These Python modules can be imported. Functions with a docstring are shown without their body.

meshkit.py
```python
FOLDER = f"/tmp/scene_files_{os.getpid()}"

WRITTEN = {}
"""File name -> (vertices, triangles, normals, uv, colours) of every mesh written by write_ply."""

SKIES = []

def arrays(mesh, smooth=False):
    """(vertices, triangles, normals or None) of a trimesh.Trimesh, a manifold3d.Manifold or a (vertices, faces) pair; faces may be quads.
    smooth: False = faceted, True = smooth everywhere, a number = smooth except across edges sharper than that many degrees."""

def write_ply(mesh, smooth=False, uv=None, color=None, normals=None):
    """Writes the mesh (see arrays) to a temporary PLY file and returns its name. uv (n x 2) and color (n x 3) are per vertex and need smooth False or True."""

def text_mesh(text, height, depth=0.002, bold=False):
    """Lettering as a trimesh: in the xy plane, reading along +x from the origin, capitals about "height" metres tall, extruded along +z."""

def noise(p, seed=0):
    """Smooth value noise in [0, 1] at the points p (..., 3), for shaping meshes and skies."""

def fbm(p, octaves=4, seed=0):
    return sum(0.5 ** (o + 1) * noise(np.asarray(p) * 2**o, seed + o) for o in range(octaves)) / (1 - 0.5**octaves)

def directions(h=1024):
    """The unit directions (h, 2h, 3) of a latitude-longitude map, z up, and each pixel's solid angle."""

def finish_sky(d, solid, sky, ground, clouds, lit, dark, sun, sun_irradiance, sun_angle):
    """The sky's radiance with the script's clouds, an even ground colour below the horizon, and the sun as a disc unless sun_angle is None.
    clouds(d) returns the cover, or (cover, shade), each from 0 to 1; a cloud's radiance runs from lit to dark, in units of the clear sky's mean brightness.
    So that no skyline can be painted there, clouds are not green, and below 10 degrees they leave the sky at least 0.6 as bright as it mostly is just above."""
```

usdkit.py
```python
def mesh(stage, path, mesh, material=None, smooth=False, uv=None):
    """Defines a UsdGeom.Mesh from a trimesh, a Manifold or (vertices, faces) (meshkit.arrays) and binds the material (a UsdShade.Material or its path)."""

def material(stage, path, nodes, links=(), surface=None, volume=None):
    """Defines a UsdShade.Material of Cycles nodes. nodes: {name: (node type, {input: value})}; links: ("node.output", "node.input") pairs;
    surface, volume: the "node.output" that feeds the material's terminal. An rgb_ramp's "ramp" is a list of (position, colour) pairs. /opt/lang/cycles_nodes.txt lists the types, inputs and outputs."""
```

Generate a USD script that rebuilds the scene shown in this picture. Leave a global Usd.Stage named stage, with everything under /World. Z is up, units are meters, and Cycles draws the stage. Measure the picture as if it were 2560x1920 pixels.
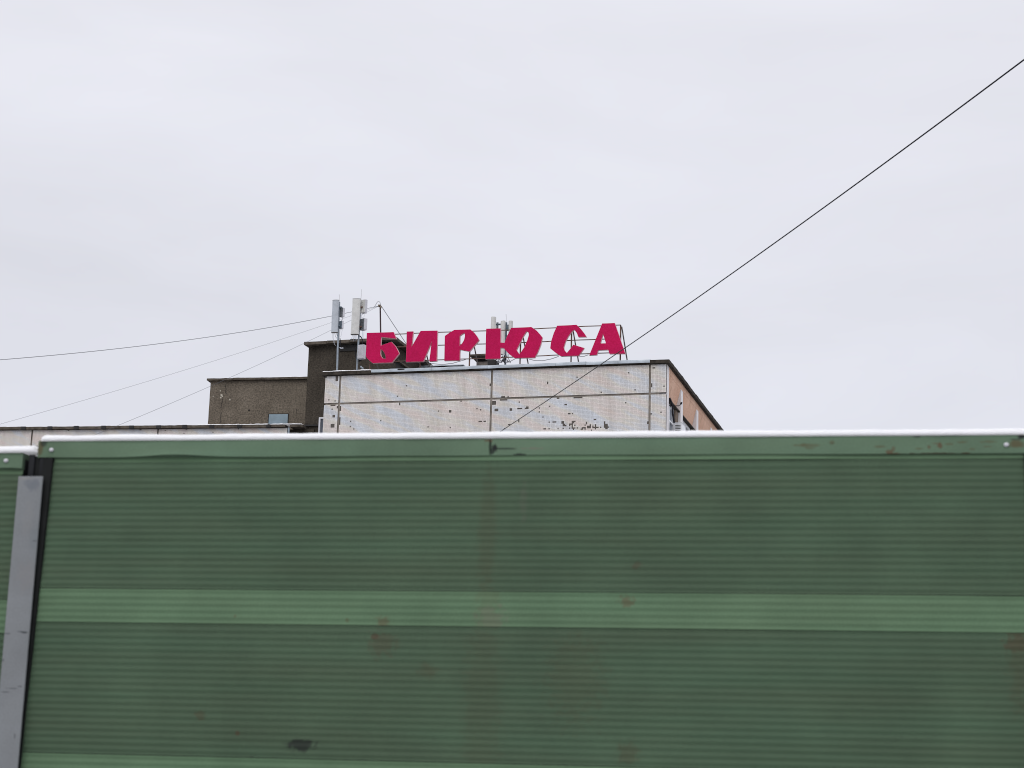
import math, random
import numpy as np, trimesh
from shapely.geometry import Polygon
import usdkit, meshkit
from pxr import Usd, UsdGeom, UsdLux, UsdShade, Gf, Sdf

random.seed(7)
rng = np.random.default_rng(7)
stage = Usd.Stage.CreateInMemory()
UsdGeom.SetStageUpAxis(stage, UsdGeom.Tokens.z)
UsdGeom.SetStageMetersPerUnit(stage, 1.0)
UsdGeom.Xform.Define(stage, '/World')
UsdGeom.Scope.Define(stage, '/World/Looks')

# ------------------------------------------------------------------ camera
F = 4550.0                                   # focal length in pixels of the 2560 px wide photograph
PITCH, ROLL = math.atan(1050 / F), 0.0281
EYE = np.array([0, 0, 1.6])
_c, _s = math.cos(ROLL), math.sin(ROLL)
FW = np.array([0, math.cos(PITCH), math.sin(PITCH)])
_up, _rt = np.array([0, -math.sin(PITCH), math.cos(PITCH)]), np.array([1.0, 0, 0])
RT, UP = _rt * _c + _up * _s, _up * _c - _rt * _s
cam = UsdGeom.Camera.Define(stage, '/World/camera')
cam.CreateHorizontalApertureAttr(36.0)
cam.CreateVerticalApertureAttr(27.0)
cam.CreateFocalLengthAttr(36.0 * F / 2560)
cam.CreateClippingRangeAttr(Gf.Vec2f(0.05, 6000))
cam.CreateFocusDistanceAttr(66.0)
cam.CreateFStopAttr(8.0)
cam.CreateExposureAttr(0.0)
cam.AddTransformOp().Set(Gf.Matrix4d(*RT, 0, *UP, 0, *(-FW), 0, *EYE, 1))

# ------------------------------------------------------------------ sky and sun
SUN_EL, SUN_ROT = math.radians(42), math.radians(200)
SKY_STRENGTH = 0.10
dome = UsdLux.DomeLight.Define(stage, '/World/sky')
dome.CreateIntensityAttr(1.0)
dm = usdkit.material(stage, '/World/Looks/overcast_sky', {
    'tc': ('texture_coordinate', {}),
    'sky': ('sky_texture', {'sky_type': 'single_scattering', 'sun_disc': False, 'sun_elevation': SUN_EL, 'sun_rotation': SUN_ROT}),
    'sep': ('separate_xyz', {}),
    'grad': ('rgb_ramp', {'ramp': [(0.0, (6.6, 6.75, 7.5)), (0.10, (7.1, 7.24, 7.95)), (0.42, (8.0, 8.06, 8.72)), (1.0, (9.9, 9.9, 10.5))]}),
    'map1': ('mapping', {'scale': (1.0, 1.0, 3.2), 'rotation': (0.0, 0.12, 0.3)}),
    'n1': ('noise_texture', {'scale': 4.2, 'detail': 5.0, 'roughness': 0.5, 'distortion': 0.3}),
    'n2': ('noise_texture', {'scale': 1.6, 'detail': 2.0, 'roughness': 0.5}),
    'r1': ('map_range', {'from_min': 0.3, 'from_max': 0.7, 'to_min': 0.953, 'to_max': 1.047}),
    'r2': ('map_range', {'from_min': 0.3, 'from_max': 0.7, 'to_min': 0.97, 'to_max': 1.03}),
    'mm': ('math', {'math_type': 'multiply'}),
    'cl': ('vector_math', {'math_type': 'scale'}),
    'mix': ('mix_color', {'fac': 0.975, 'use_clamp_result': False}),
    'bg': ('background_shader', {'strength': SKY_STRENGTH}),
}, [('tc.generated', 'sep.vector'), ('sep.z', 'grad.fac'), ('tc.generated', 'map1.vector'), ('map1.vector', 'n1.vector'), ('map1.vector', 'n2.vector'),
    ('n1.fac', 'r1.value'), ('n2.fac', 'r2.value'), ('r1.result', 'mm.value1'), ('r2.result', 'mm.value2'),
    ('grad.color', 'cl.vector1'), ('mm.value', 'cl.scale'), ('sky.color', 'mix.a'), ('cl.vector', 'mix.b'), ('mix.result', 'bg.color')], surface='bg.background')
UsdShade.MaterialBindingAPI.Apply(dome.GetPrim()).Bind(dm)
dome.GetPrim().SetCustomDataByKey('kind', 'structure')
dome.GetPrim().SetCustomDataByKey('label', 'pale grey overcast sky with faint soft cloud')
dome.GetPrim().SetCustomDataByKey('category', 'sky')
sun = UsdLux.DistantLight.Define(stage, '/World/sun')
sun.CreateIntensityAttr(0.34)
sun.CreateAngleAttr(45.0)
sun.CreateNormalizeAttr(True)
sun.CreateColorAttr(Gf.Vec3f(1.0, 0.985, 0.96))
_to = np.array([math.sin(SUN_ROT) * math.cos(SUN_EL), math.cos(SUN_ROT) * math.cos(SUN_EL), math.sin(SUN_EL)])
_zx = np.cross([0, 0, 1.0], _to); _zx /= np.linalg.norm(_zx); _zy = np.cross(_to, _zx)
sun.AddTransformOp().Set(Gf.Matrix4d(*_zx, 0, *_zy, 0, *_to, 0, 0, 0, 60, 1))


# ------------------------------------------------------------------ reading places off the photograph
def ray(px, py):
    d = FW * F + RT * (px - 1280) - UP * (py - 960)
    return d / np.linalg.norm(d)


def at_depth(px, py, depth):
    d = ray(px, py)
    return EYE + d / d[1] * depth


class Frame:
    """A ground frame turned about z: x along a wall, y behind it, z up."""
    def __init__(s, o, deg):
        a = math.radians(deg)
        s.o, s.deg = np.array([o[0], o[1], 0.0]), deg
        s.x, s.y, s.z = np.array([math.cos(a), math.sin(a), 0]), np.array([-math.sin(a), math.cos(a), 0]), np.array([0, 0, 1.0])

    def loc(s, p):
        q = np.asarray(p) - s.o
        return np.array([q @ s.x, q @ s.y, q @ s.z])

    def w(s, l):
        return s.o + s.x * l[0] + s.y * l[1] + s.z * l[2]

    def Y(s, px, py, y=0.0):
        d = ray(px, py)
        t = (s.o @ s.y + y - EYE @ s.y) / (d @ s.y)
        return s.loc(EYE + t * d)

    def X(s, px, py, x=0.0):
        d = ray(px, py)
        t = (s.o @ s.x + x - EYE @ s.x) / (d @ s.x)
        return s.loc(EYE + t * d)


B = Frame(at_depth(1665.6, 983, 64.2), -15.5)      # the factory building: origin at its near right corner
L = Frame(at_depth(718, 1081, 81.5), -10.5)        # the wing on the left: origin at its right end
FN = Frame([0, 5.4], -10.0)                        # the fence

# ------------------------------------------------------------------ helpers
used = {}


def numbered(parent, name):
    key = (parent, name)
    n = used.get(key, 0)
    used[key] = n + 1
    return f'{parent}/{name}' if n == 0 else f'{parent}/{name}_{n:03d}'


class MB:
    def __init__(s):
        s.v, s.f, s.n = [], [], 0

    def add(s, v, f):
        v, f = np.asarray(v, float), np.asarray(f, int)
        if f.ndim == 2 and f.shape[1] == 4:
            f = np.vstack([f[:, [0, 1, 2]], f[:, [0, 2, 3]]])
        s.v.append(v); s.f.append(f + s.n); s.n += len(v)
        return s

    def mesh(s, m):
        return s.add(m.vertices, m.faces)

    def box(s, x0, x1, y0, y1, z0, z1, cut=0.0):
        c = min(cut, 0.3 * min(x1 - x0, y1 - y0, z1 - z0))
        if c <= 0:
            v = [(x, y, z) for x in (x0, x1) for y in (y0, y1) for z in (z0, z1)]
            return s.add(v, [(0, 1, 3, 2), (4, 6, 7, 5), (0, 4, 5, 1), (2, 3, 7, 6), (0, 2, 6, 4), (1, 5, 7, 3)])
        p = []
        for ax in range(3):
            for d in (c, 0):
                pass
        pts = []
        for sx in (0, 1):
            for sy in (0, 1):
                for sz in (0, 1):
                    X, Y, Z = (x0, x1)[sx], (y0, y1)[sy], (z0, z1)[sz]
                    ix, iy, iz = X + (c, -c)[sx], Y + (c, -c)[sy], Z + (c, -c)[sz]
                    pts += [(X, iy, iz), (ix, Y, iz), (ix, iy, Z)]
        h = trimesh.convex.convex_hull(np.array(pts))
        return s.add(h.vertices, h.faces)

    def tube(s, pts, r, n=6, cap=True):
        pts = np.asarray(pts, float)
        r = np.broadcast_to(r, len(pts))
        t = np.gradient(pts, axis=0)
        t /= np.maximum(np.linalg.norm(t, axis=1, keepdims=True), 1e-9)
        ref = np.array([0, 0, 1.0]) if abs(t[:, 2]).max() < 0.97 else np.array([0.31, 0.95, 0.02])
        rings = []
        for p, d, rr in zip(pts, t, r):
            a = np.cross(d, ref); a /= np.linalg.norm(a)
            b = np.cross(d, a)
            th = np.arange(n) / n * 2 * math.pi
            rings.append(p + rr * (np.cos(th)[:, None] * a + np.sin(th)[:, None] * b))
        v = np.vstack(rings)
        f = [(i * n + k, i * n + (k + 1) % n, (i + 1) * n + (k + 1) % n, (i + 1) * n + k) for i in range(len(pts) - 1) for k in range(n)]
        s.add(v, f)
        if cap:
            for i in (0, len(pts) - 1):
                s.add(np.vstack([rings[i], pts[i]]), [(k, (k + 1) % n, n) for k in range(n)])
        return s

    def bar(s, p, q, w):
        return s.tube([p, q], w * 0.7071, 4)

    def prism(s, poly, y0, y1):
        """A polygon in the xz plane given depth along y from y0 (front) to y1."""
        m = trimesh.creation.extrude_polygon(poly, y1 - y0, engine='earcut')
        v = np.array(m.vertices)
        return s.add(np.stack([v[:, 0], y1 - v[:, 2], v[:, 1]], 1), m.faces)


def solid(mb):
    v, f = np.vstack(mb.v), np.vstack(mb.f)
    m = trimesh.Trimesh(v, f, process=False)
    return m


def obj(name, mb, mat, parent=None, smooth=False, label=None, fix=True):
    path = numbered(str(parent.GetPath()) if parent else '/World', name)
    m = solid(mb) if isinstance(mb, MB) else mb
    if fix and len(m.faces) < 60000:
        m.merge_vertices()
        trimesh.repair.fix_normals(m, multibody=True)
    p = usdkit.mesh(stage, path, m, mat, smooth=smooth).GetPrim()
    if label:
        p.SetCustomDataByKey('label', label)
    return p


def tag(p, label, cat=None, group=None, kind=None):
    p.SetCustomDataByKey('label', label)
    for k, v in (('category', cat), ('group', group), ('kind', kind)):
        if v:
            p.SetCustomDataByKey(k, v)
    return p


def thing(name, label, cat, frame=None, loc=(0, 0, 0), group=None, kind=None):
    x = UsdGeom.Xform.Define(stage, numbered('/World', name))
    p = frame.w(loc) if frame else np.array(loc, float)
    x.AddTranslateOp().Set(Gf.Vec3d(*map(float, p)))
    x.AddRotateZOp().Set(float(frame.deg if frame else 0))
    return tag(x.GetPrim(), label, cat, group, kind)


# ------------------------------------------------------------------ materials
def look(name, nodes, links, surface='p.BSDF'):
    return usdkit.material(stage, f'/World/Looks/{name}', nodes, links, surface=surface)


def simple(name, col, rough=0.6, metal=0.0, var=0.12, scale=6.0, col2=None, bump=0.0, bscale=60.0, spec=0.5, detail=5.0):
    """One colour with blotchy variation (or drifting to col2) and a fine relief."""
    c1 = tuple(x * (1 - var) for x in col)
    c2 = tuple(col2) if col2 else tuple(min(1, x * (1 + var)) for x in col)
    nodes = {'tc': ('texture_coordinate', {}), 'n': ('noise_texture', {'scale': scale, 'detail': detail, 'roughness': 0.6}),
             'r': ('rgb_ramp', {'ramp': [(0.32, c1), (0.68, c2)]}),
             'p': ('principled_bsdf', {'roughness': rough, 'metallic': metal, 'specular_ior_level': spec})}
    links = [('tc.object', 'n.vector'), ('n.fac', 'r.fac'), ('r.color', 'p.base_color')]
    if bump:
        nodes['nb'] = ('noise_texture', {'scale': bscale, 'detail': 4.0, 'roughness': 0.6})
        nodes['b'] = ('bump', {'strength': 1.0, 'distance': bump})
        links += [('tc.object', 'nb.vector'), ('nb.fac', 'b.height'), ('b.normal', 'p.normal')]
    return look(name, nodes, links)


M = {}
M['dark_metal'] = simple('dark_metal', (0.012, 0.013, 0.015), 0.7, 0, 0.3, 12, spec=0.2)
M['seal'] = simple('seal', (0.009, 0.010, 0.010), 0.8, 0, 0.3, 14, spec=0.2)
M['bitumen'] = simple('bitumen', (0.022, 0.019, 0.016), 0.9, 0, 0.35, 5, spec=0.2, col2=(0.060, 0.050, 0.040), bump=0.02, bscale=12)
M['bitumen_black'] = simple('bitumen_black', (0.014, 0.013, 0.013), 0.8, 0, 0.3, 6, bump=0.01, bscale=20)
M['slab'] = simple('slab', (0.075, 0.063, 0.05), 0.95, 0, 0.35, 5, spec=0.2, col2=(0.125, 0.106, 0.086), bump=0.02, bscale=18)
M['flashing'] = simple('flashing', (0.36, 0.40, 0.44), 0.42, 0.35, 0.16, 2.2, bump=0.006, bscale=5)
M['chip'] = simple('chip', (0.42, 0.39, 0.33), 0.9, 0, 0.2, 20)
M['joint'] = simple('joint', (0.20, 0.175, 0.15), 0.95, 0, 0.3, 3, col2=(0.29, 0.255, 0.22), bump=0.02, bscale=22)
M['grout'] = simple('grout', (0.085, 0.074, 0.065), 0.95, 0, 0.2, 2)
def plaster(name, k, streak):
    sc = lambda c: tuple(x * k for x in c)
    return look(name, {
    'tc': ('texture_coordinate', {}),
    'n': ('noise_texture', {'scale': 0.8, 'detail': 6.0, 'roughness': 0.65}),
    'r': ('rgb_ramp', {'ramp': [(0.3, sc((0.077, 0.065, 0.051))), (0.55, sc((0.108, 0.092, 0.073))), (0.75, sc((0.134, 0.115, 0.092)))]}),
    'g': ('noise_texture', {'scale': 13.0, 'detail': 3.0, 'roughness': 0.7}),
    'gr': ('rgb_ramp', {'ramp': [(0.32, (0.42, 0.41, 0.40)), (0.5, (1, 1, 1)), (0.68, (1.55, 1.5, 1.45))]}),
    'mx': ('mix_color', {'blend_type': 'multiply', 'fac': 0.85, 'use_clamp_result': False}),
    'st': ('mapping', {'scale': (2.6, 2.6, 0.16)}),
    'sn': ('noise_texture', {'scale': 1.6, 'detail': 4.0}),
    'sr': ('rgb_ramp', {'ramp': [(0.4, (1, 1, 1)), (0.68, (0.62, 0.6, 0.58))]}),
    'mx2': ('mix_color', {'blend_type': 'multiply', 'fac': streak}),
    'b': ('bump', {'strength': 1.0, 'distance': 0.03}),
    'p': ('principled_bsdf', {'roughness': 0.95, 'specular_ior_level': 0.2})},
    [('tc.object', 'n.vector'), ('tc.object', 'g.vector'), ('n.fac', 'r.fac'), ('g.fac', 'gr.fac'), ('r.color', 'mx.a'), ('gr.color', 'mx.b'),
     ('tc.object', 'st.vector'), ('st.vector', 'sn.vector'), ('sn.fac', 'sr.fac'), ('mx.result', 'mx2.a'), ('sr.color', 'mx2.b'),
     ('g.fac', 'b.height'), ('b.normal', 'p.normal'), ('mx2.result', 'p.base_color')])


M['rough_plaster'] = plaster('rough_plaster', 1.36, 0.25)
M['dark_plaster'] = plaster('dark_plaster', 0.50, 0.35)
M['orange_plaster'] = look('orange_plaster', {
    'tc': ('texture_coordinate', {}),
    'n': ('noise_texture', {'scale': 1.1, 'detail': 5.0, 'roughness': 0.6}),
    'r': ('rgb_ramp', {'ramp': [(0.3, (0.64, 0.39, 0.275)), (0.7, (0.76, 0.51, 0.38))]}),
    'g': ('noise_texture', {'scale': 16.0, 'detail': 3.0, 'roughness': 0.7}),
    'gr': ('rgb_ramp', {'ramp': [(0.3, (0.72, 0.7, 0.68)), (0.6, (1, 1, 1))]}),
    'mx': ('mix_color', {'blend_type': 'multiply', 'fac': 0.7}),
    'st': ('mapping', {'scale': (2.4, 2.4, 0.2)}),
    'sn': ('noise_texture', {'scale': 1.7, 'detail': 3.0}),
    'sr': ('rgb_ramp', {'ramp': [(0.58, (1, 1, 1)), (0.74, (0.62, 0.6, 0.56))]}),
    'mx2': ('mix_color', {'blend_type': 'multiply', 'fac': 0.9}),
    'b': ('bump', {'strength': 0.8, 'distance': 0.012}),
    'p': ('principled_bsdf', {'roughness': 0.95, 'specular_ior_level': 0.2})},
    [('tc.object', 'n.vector'), ('tc.object', 'g.vector'), ('n.fac', 'r.fac'), ('g.fac', 'gr.fac'), ('r.color', 'mx.a'), ('gr.color', 'mx.b'),
     ('tc.object', 'st.vector'), ('st.vector', 'sn.vector'), ('sn.fac', 'sr.fac'), ('mx.result', 'mx2.a'), ('sr.color', 'mx2.b'),
     ('g.fac', 'b.height'), ('b.normal', 'p.normal'), ('mx2.result', 'p.base_color')])
M['mosaic_tile'] = look('mosaic_tile', {
    'tc': ('texture_coordinate', {}), 'geo': ('geometry', {}),
    'mp': ('mapping', {'mapping_type': 'texture', 'rotation': (0, 0.46, 0), 'scale': (3.2, 1.0, 0.62)}),
    'n': ('noise_texture', {'scale': 1.5, 'detail': 2.0, 'roughness': 0.5, 'distortion': 0.35}),
    'r': ('rgb_ramp', {'ramp': [(0.33, (0.83, 0.74, 0.70)), (0.42, (0.82, 0.765, 0.75)), (0.49, (0.81, 0.78, 0.72)), (0.56, (0.775, 0.785, 0.815)), (0.66, (0.715, 0.76, 0.83))]}),
    'v': ('rgb_ramp', {'ramp': [(0.0, (0.80, 0.79, 0.78)), (0.12, (0.93, 0.93, 0.93)), (1.0, (1.04, 1.04, 1.04))]}),
    'mx': ('mix_color', {'blend_type': 'multiply', 'fac': 1.0}),
    'st': ('mapping', {'scale': (1.6, 1.6, 0.22)}),
    'sn': ('noise_texture', {'scale': 1.3, 'detail': 5.0, 'roughness': 0.65}),
    'sr': ('rgb_ramp', {'ramp': [(0.36, (1, 1, 1)), (0.72, (0.80, 0.775, 0.75))]}),
    'mx2': ('mix_color', {'blend_type': 'multiply', 'fac': 1.0}),
    'p': ('principled_bsdf', {'roughness': 0.35, 'specular_ior_level': 0.4})},
    [('tc.object', 'mp.vector'), ('mp.vector', 'n.vector'), ('n.fac', 'r.fac'), ('geo.random_per_island', 'v.fac'), ('r.color', 'mx.a'), ('v.color', 'mx.b'),
     ('tc.object', 'st.vector'), ('st.vector', 'sn.vector'), ('sn.fac', 'sr.fac'), ('mx.result', 'mx2.a'), ('sr.color', 'mx2.b'), ('mx2.result', 'p.base_color')])
M['white_tile'] = simple('white_tile', (0.74, 0.71, 0.71), 0.5, 0, 0.10, 2.2, bump=0.004, bscale=20)
M['pale_panel'] = simple('pale_panel', (0.58, 0.54, 0.52), 0.7, 0, 0.12, 0.9)
M['white_frame'] = simple('white_frame', (0.80, 0.81, 0.83), 0.4, 0, 0.05, 4)
M['brown_wall'] = simple('brown_wall', (0.16, 0.12, 0.09), 0.9, 0, 0.3, 7, bump=0.02, bscale=25)
M['concrete'] = simple('concrete', (0.20, 0.18, 0.155), 0.95, 0, 0.3, 4, bump=0.02, bscale=20)
M['roof_felt'] = simple('roof_felt', (0.05, 0.05, 0.05), 0.9, 0, 0.4, 0.7, col2=(0.5, 0.51, 0.53))
M['crimson'] = look('crimson', {
    'tc': ('texture_coordinate', {}),
    'n': ('noise_texture', {'scale': 26.0, 'detail': 3.0, 'roughness': 0.75}),
    'r': ('rgb_ramp', {'ramp': [(0.32, (0.40, 0.003, 0.053)), (0.7, (0.54, 0.009, 0.096))]}),
    'n2': ('noise_texture', {'scale': 1.3, 'detail': 4.0, 'roughness': 0.6}),
    'r2': ('rgb_ramp', {'ramp': [(0.35, (1, 1, 1)), (0.7, (0.86, 0.9, 0.9))]}),
    'mx': ('mix_color', {'blend_type': 'multiply', 'fac': 1.0}),
    'p': ('principled_bsdf', {'roughness': 0.7, 'specular_ior_level': 0.1})},
    [('tc.object', 'n.vector'), ('n.fac', 'r.fac'), ('tc.object', 'n2.vector'), ('n2.fac', 'r2.fac'), ('r.color', 'mx.a'), ('r2.color', 'mx.b'), ('mx.result', 'p.base_color')])
M['pale_pink'] = simple('pale_pink', (0.66, 0.27, 0.32), 0.5, 0, 0.12, 5, col2=(0.78, 0.47, 0.50))
M['rust_steel'] = simple('rust_steel', (0.085, 0.055, 0.045), 0.8, 0, 0.3, 5, col2=(0.15, 0.08, 0.055))
M['old_steel'] = simple('old_steel', (0.13, 0.12, 0.115), 0.7, 0, 0.3, 5)
M['galvanised'] = simple('galvanised', (0.24, 0.28, 0.32), 0.5, 0.2, 0.2, 7)
M['antenna_white'] = simple('antenna_white', (0.55, 0.55, 0.53), 0.6, 0, 0.12, 3)
M['antenna_grey'] = simple('antenna_grey', (0.38, 0.41, 0.45), 0.6, 0, 0.12, 3)
M['unit_light'] = simple('unit_light', (0.54, 0.54, 0.57), 0.5, 0, 0.06, 5)
M['unit_dark'] = simple('unit_dark', (0.10, 0.11, 0.12), 0.6, 0, 0.4, 16)
M['slate_blue'] = simple('slate_blue', (0.10, 0.13, 0.16), 0.6, 0, 0.3, 14)
M['black_cable'] = simple('black_cable', (0.008, 0.008, 0.013), 0.6, 0, 0.2, 3, spec=0.2)
M['grey_wire'] = simple('grey_wire', (0.075, 0.08, 0.095), 0.6, 0, 0.2, 3)
M['pale_cable'] = simple('pale_cable', (0.45, 0.47, 0.52), 0.5, 0, 0.2, 3)
M['blue_cable'] = simple('blue_cable', (0.10, 0.22, 0.34), 0.5, 0, 0.2, 3)
M['mast_red'] = simple('mast_red', (0.028, 0.012, 0.014), 0.6, 0, 0.3, 8)
M['porcelain'] = simple('porcelain', (0.16, 0.12, 0.08), 0.35, 0, 0.3, 30)
M['hatch_blue'] = simple('hatch_blue', (0.20, 0.27, 0.32), 0.6, 0, 0.14, 2.5, bump=0.003, bscale=30)
M['window_glass'] = look('window_glass', {
    'tc': ('texture_coordinate', {}), 'n': ('noise_texture', {'scale': 0.8, 'detail': 2.0}),
    'r': ('rgb_ramp', {'ramp': [(0.3, (0.05, 0.06, 0.08)), (0.7, (0.16, 0.18, 0.21))]}),
    'p': ('principled_bsdf', {'roughness': 0.08, 'specular_ior_level': 0.8})}, [('tc.object', 'n.vector'), ('n.fac', 'r.fac'), ('r.color', 'p.base_color')])
M['snow'] = look('snow', {
    'tc': ('texture_coordinate', {}), 'n': ('noise_texture', {'scale': 140.0, 'detail': 4.0, 'roughness': 0.7}),
    'b': ('bump', {'strength': 0.5, 'distance': 0.003}),
    'p': ('principled_bsdf', {'base_color': (0.80, 0.80, 0.825), 'roughness': 0.8, 'specular_ior_level': 0.2, 'subsurface_weight': 0.6, 'subsurface_scale': 0.02, 'subsurface_radius': (1.0, 1.0, 1.0)})},
    [('tc.object', 'n.vector'), ('n.fac', 'b.height'), ('b.normal', 'p.normal')])
M['ground'] = look('ground', {
    'tc': ('texture_coordinate', {}), 'n': ('noise_texture', {'scale': 0.35, 'detail': 8.0, 'roughness': 0.65}),
    'r': ('rgb_ramp', {'ramp': [(0.40, (0.06, 0.058, 0.055)), (0.50, (0.30, 0.30, 0.31)), (0.58, (0.72, 0.73, 0.76))]}),
    'g': ('noise_texture', {'scale': 30.0, 'detail': 4.0}), 'b': ('bump', {'strength': 0.6, 'distance': 0.03}),
    'p': ('principled_bsdf', {'roughness': 0.9})},
    [('tc.object', 'n.vector'), ('tc.object', 'g.vector'), ('n.fac', 'r.fac'), ('r.color', 'p.base_color'), ('g.fac', 'b.height'), ('b.normal', 'p.normal')])


def green_paint(name, base, stains=(), holes=False, dust=0.35, dustcol=(0.092, 0.104, 0.060), nscale=48.0):
    """Green enamel with dust in long streaks, specks, stains at given places (x, z, rx, rz, colour, strength) and, if asked, punched holes."""
    n = {'tc': ('texture_coordinate', {}), 'sep': ('separate_xyz', {}), 'flat': ('combine_xyz', {'y': 0.0}),
         'mp': ('mapping', {'scale': (0.55, 1, 5.0)}), 'n1': ('noise_texture', {'scale': 1.6, 'detail': 5.0, 'roughness': 0.6}),
         'r1': ('map_range', {'from_min': 0.36, 'from_max': 0.72, 'to_min': 0.0, 'to_max': dust, 'clamp': True}),
         'dust': ('mix_color', {'a': base, 'b': dustcol}),
         'n2': ('noise_texture', {'scale': 3.2, 'detail': 4.0, 'roughness': 0.6}),
         'r2': ('rgb_ramp', {'ramp': [(0.3, (0.86, 0.86, 0.86)), (0.7, (1.12, 1.12, 1.12))]}),
         'm2': ('mix_color', {'blend_type': 'multiply', 'fac': 1.0}),
         'n3': ('noise_texture', {'scale': 260.0, 'detail': 2.0, 'roughness': 0.7}),
         'r3': ('rgb_ramp', {'ramp': [(0.3, (0.80, 0.80, 0.80)), (0.7, (1.18, 1.18, 1.18))]}),
         'm3': ('mix_color', {'blend_type': 'multiply', 'fac': 0.8, 'use_clamp_result': False}),
         'nd': ('noise_texture', {'scale': nscale, 'detail': 8.0, 'roughness': 0.72}),
         'p': ('principled_bsdf', {'roughness': 0.6, 'specular_ior_level': 0.14})}
    l = [('tc.object', 'sep.vector'), ('sep.x', 'flat.x'), ('sep.z', 'flat.z'), ('flat.vector', 'mp.vector'), ('mp.vector', 'n1.vector'), ('flat.vector', 'n2.vector'),
         ('flat.vector', 'n3.vector'), ('flat.vector', 'nd.vector'), ('n1.fac', 'r1.value'), ('r1.result', 'dust.fac'), ('dust.result', 'm2.a'), ('n2.fac', 'r2.fac'), ('r2.color', 'm2.b'),
         ('m2.result', 'm3.a'), ('n3.fac', 'r3.fac'), ('r3.color', 'm3.b')]
    last = 'm3.result'
    for i, (x, z, rx, rz, col, k, rag) in enumerate(stains):
        n |= {f's{i}a': ('vector_math', {'math_type': 'subtract', 'vector2': (x, 0, z)}), f's{i}b': ('vector_math', {'math_type': 'multiply', 'vector2': (1 / rx, 0, 1 / rz)}),
              f's{i}c': ('vector_math', {'math_type': 'length'}), f's{i}d': ('math', {'math_type': 'multiply_add', 'value2': rag, 'value3': -0.5 * rag}),
              f's{i}e': ('math', {'math_type': 'add'}), f's{i}f': ('map_range', {'range_type': 'smoothstep', 'from_min': 1.0, 'from_max': 0.45, 'to_min': 0.0, 'to_max': k, 'clamp': True}),
              f's{i}g': ('mix_color', {'b': col})}
        l += [('flat.vector', f's{i}a.vector1'), (f's{i}a.vector', f's{i}b.vector1'), (f's{i}b.vector', f's{i}c.vector1'), ('nd.fac', f's{i}d.value1'), (f's{i}c.value', f's{i}e.value1'),
              (f's{i}d.value', f's{i}e.value2'), (f's{i}e.value', f's{i}f.value'), (f's{i}f.result', f's{i}g.fac'), (last, f's{i}g.a')]
        last = f's{i}g.result'
    if holes:
        P = 0.0034
        n |= {'hm': ('mapping', {'scale': (1 / P, 1, 1 / P), 'rotation': (0, 0.7854, 0)}), 'hv': ('voronoi_texture', {'dimensions': '3D', 'scale': 1.0, 'randomness': 0.0}),
              'hr': ('map_range', {'range_type': 'smoothstep', 'from_min': 0.32, 'from_max': 0.42, 'to_min': 0.93, 'to_max': 0.0, 'clamp': True}),
              'hx': ('mix_color', {'b': (0.018, 0.02, 0.018)})}
        l += [('flat.vector', 'hm.vector'), ('hm.vector', 'hv.vector'), ('hv.distance', 'hr.value'), ('hr.result', 'hx.fac'), (last, 'hx.a')]
        last = 'hx.result'
    l.append((last, 'p.base_color'))
    return look(name, n, l)


# ------------------------------------------------------------------ ground
g = 3000.0
gm = MB()
gm.add([(-g, -g, 0), (g, -g, 0), (g, g, 0), (-g, g, 0)], [(0, 1, 2, 3)])
tag(obj('ground', gm, M['ground'], fix=False), 'snow dusted ground behind the green fence', 'ground', kind='structure')

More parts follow.
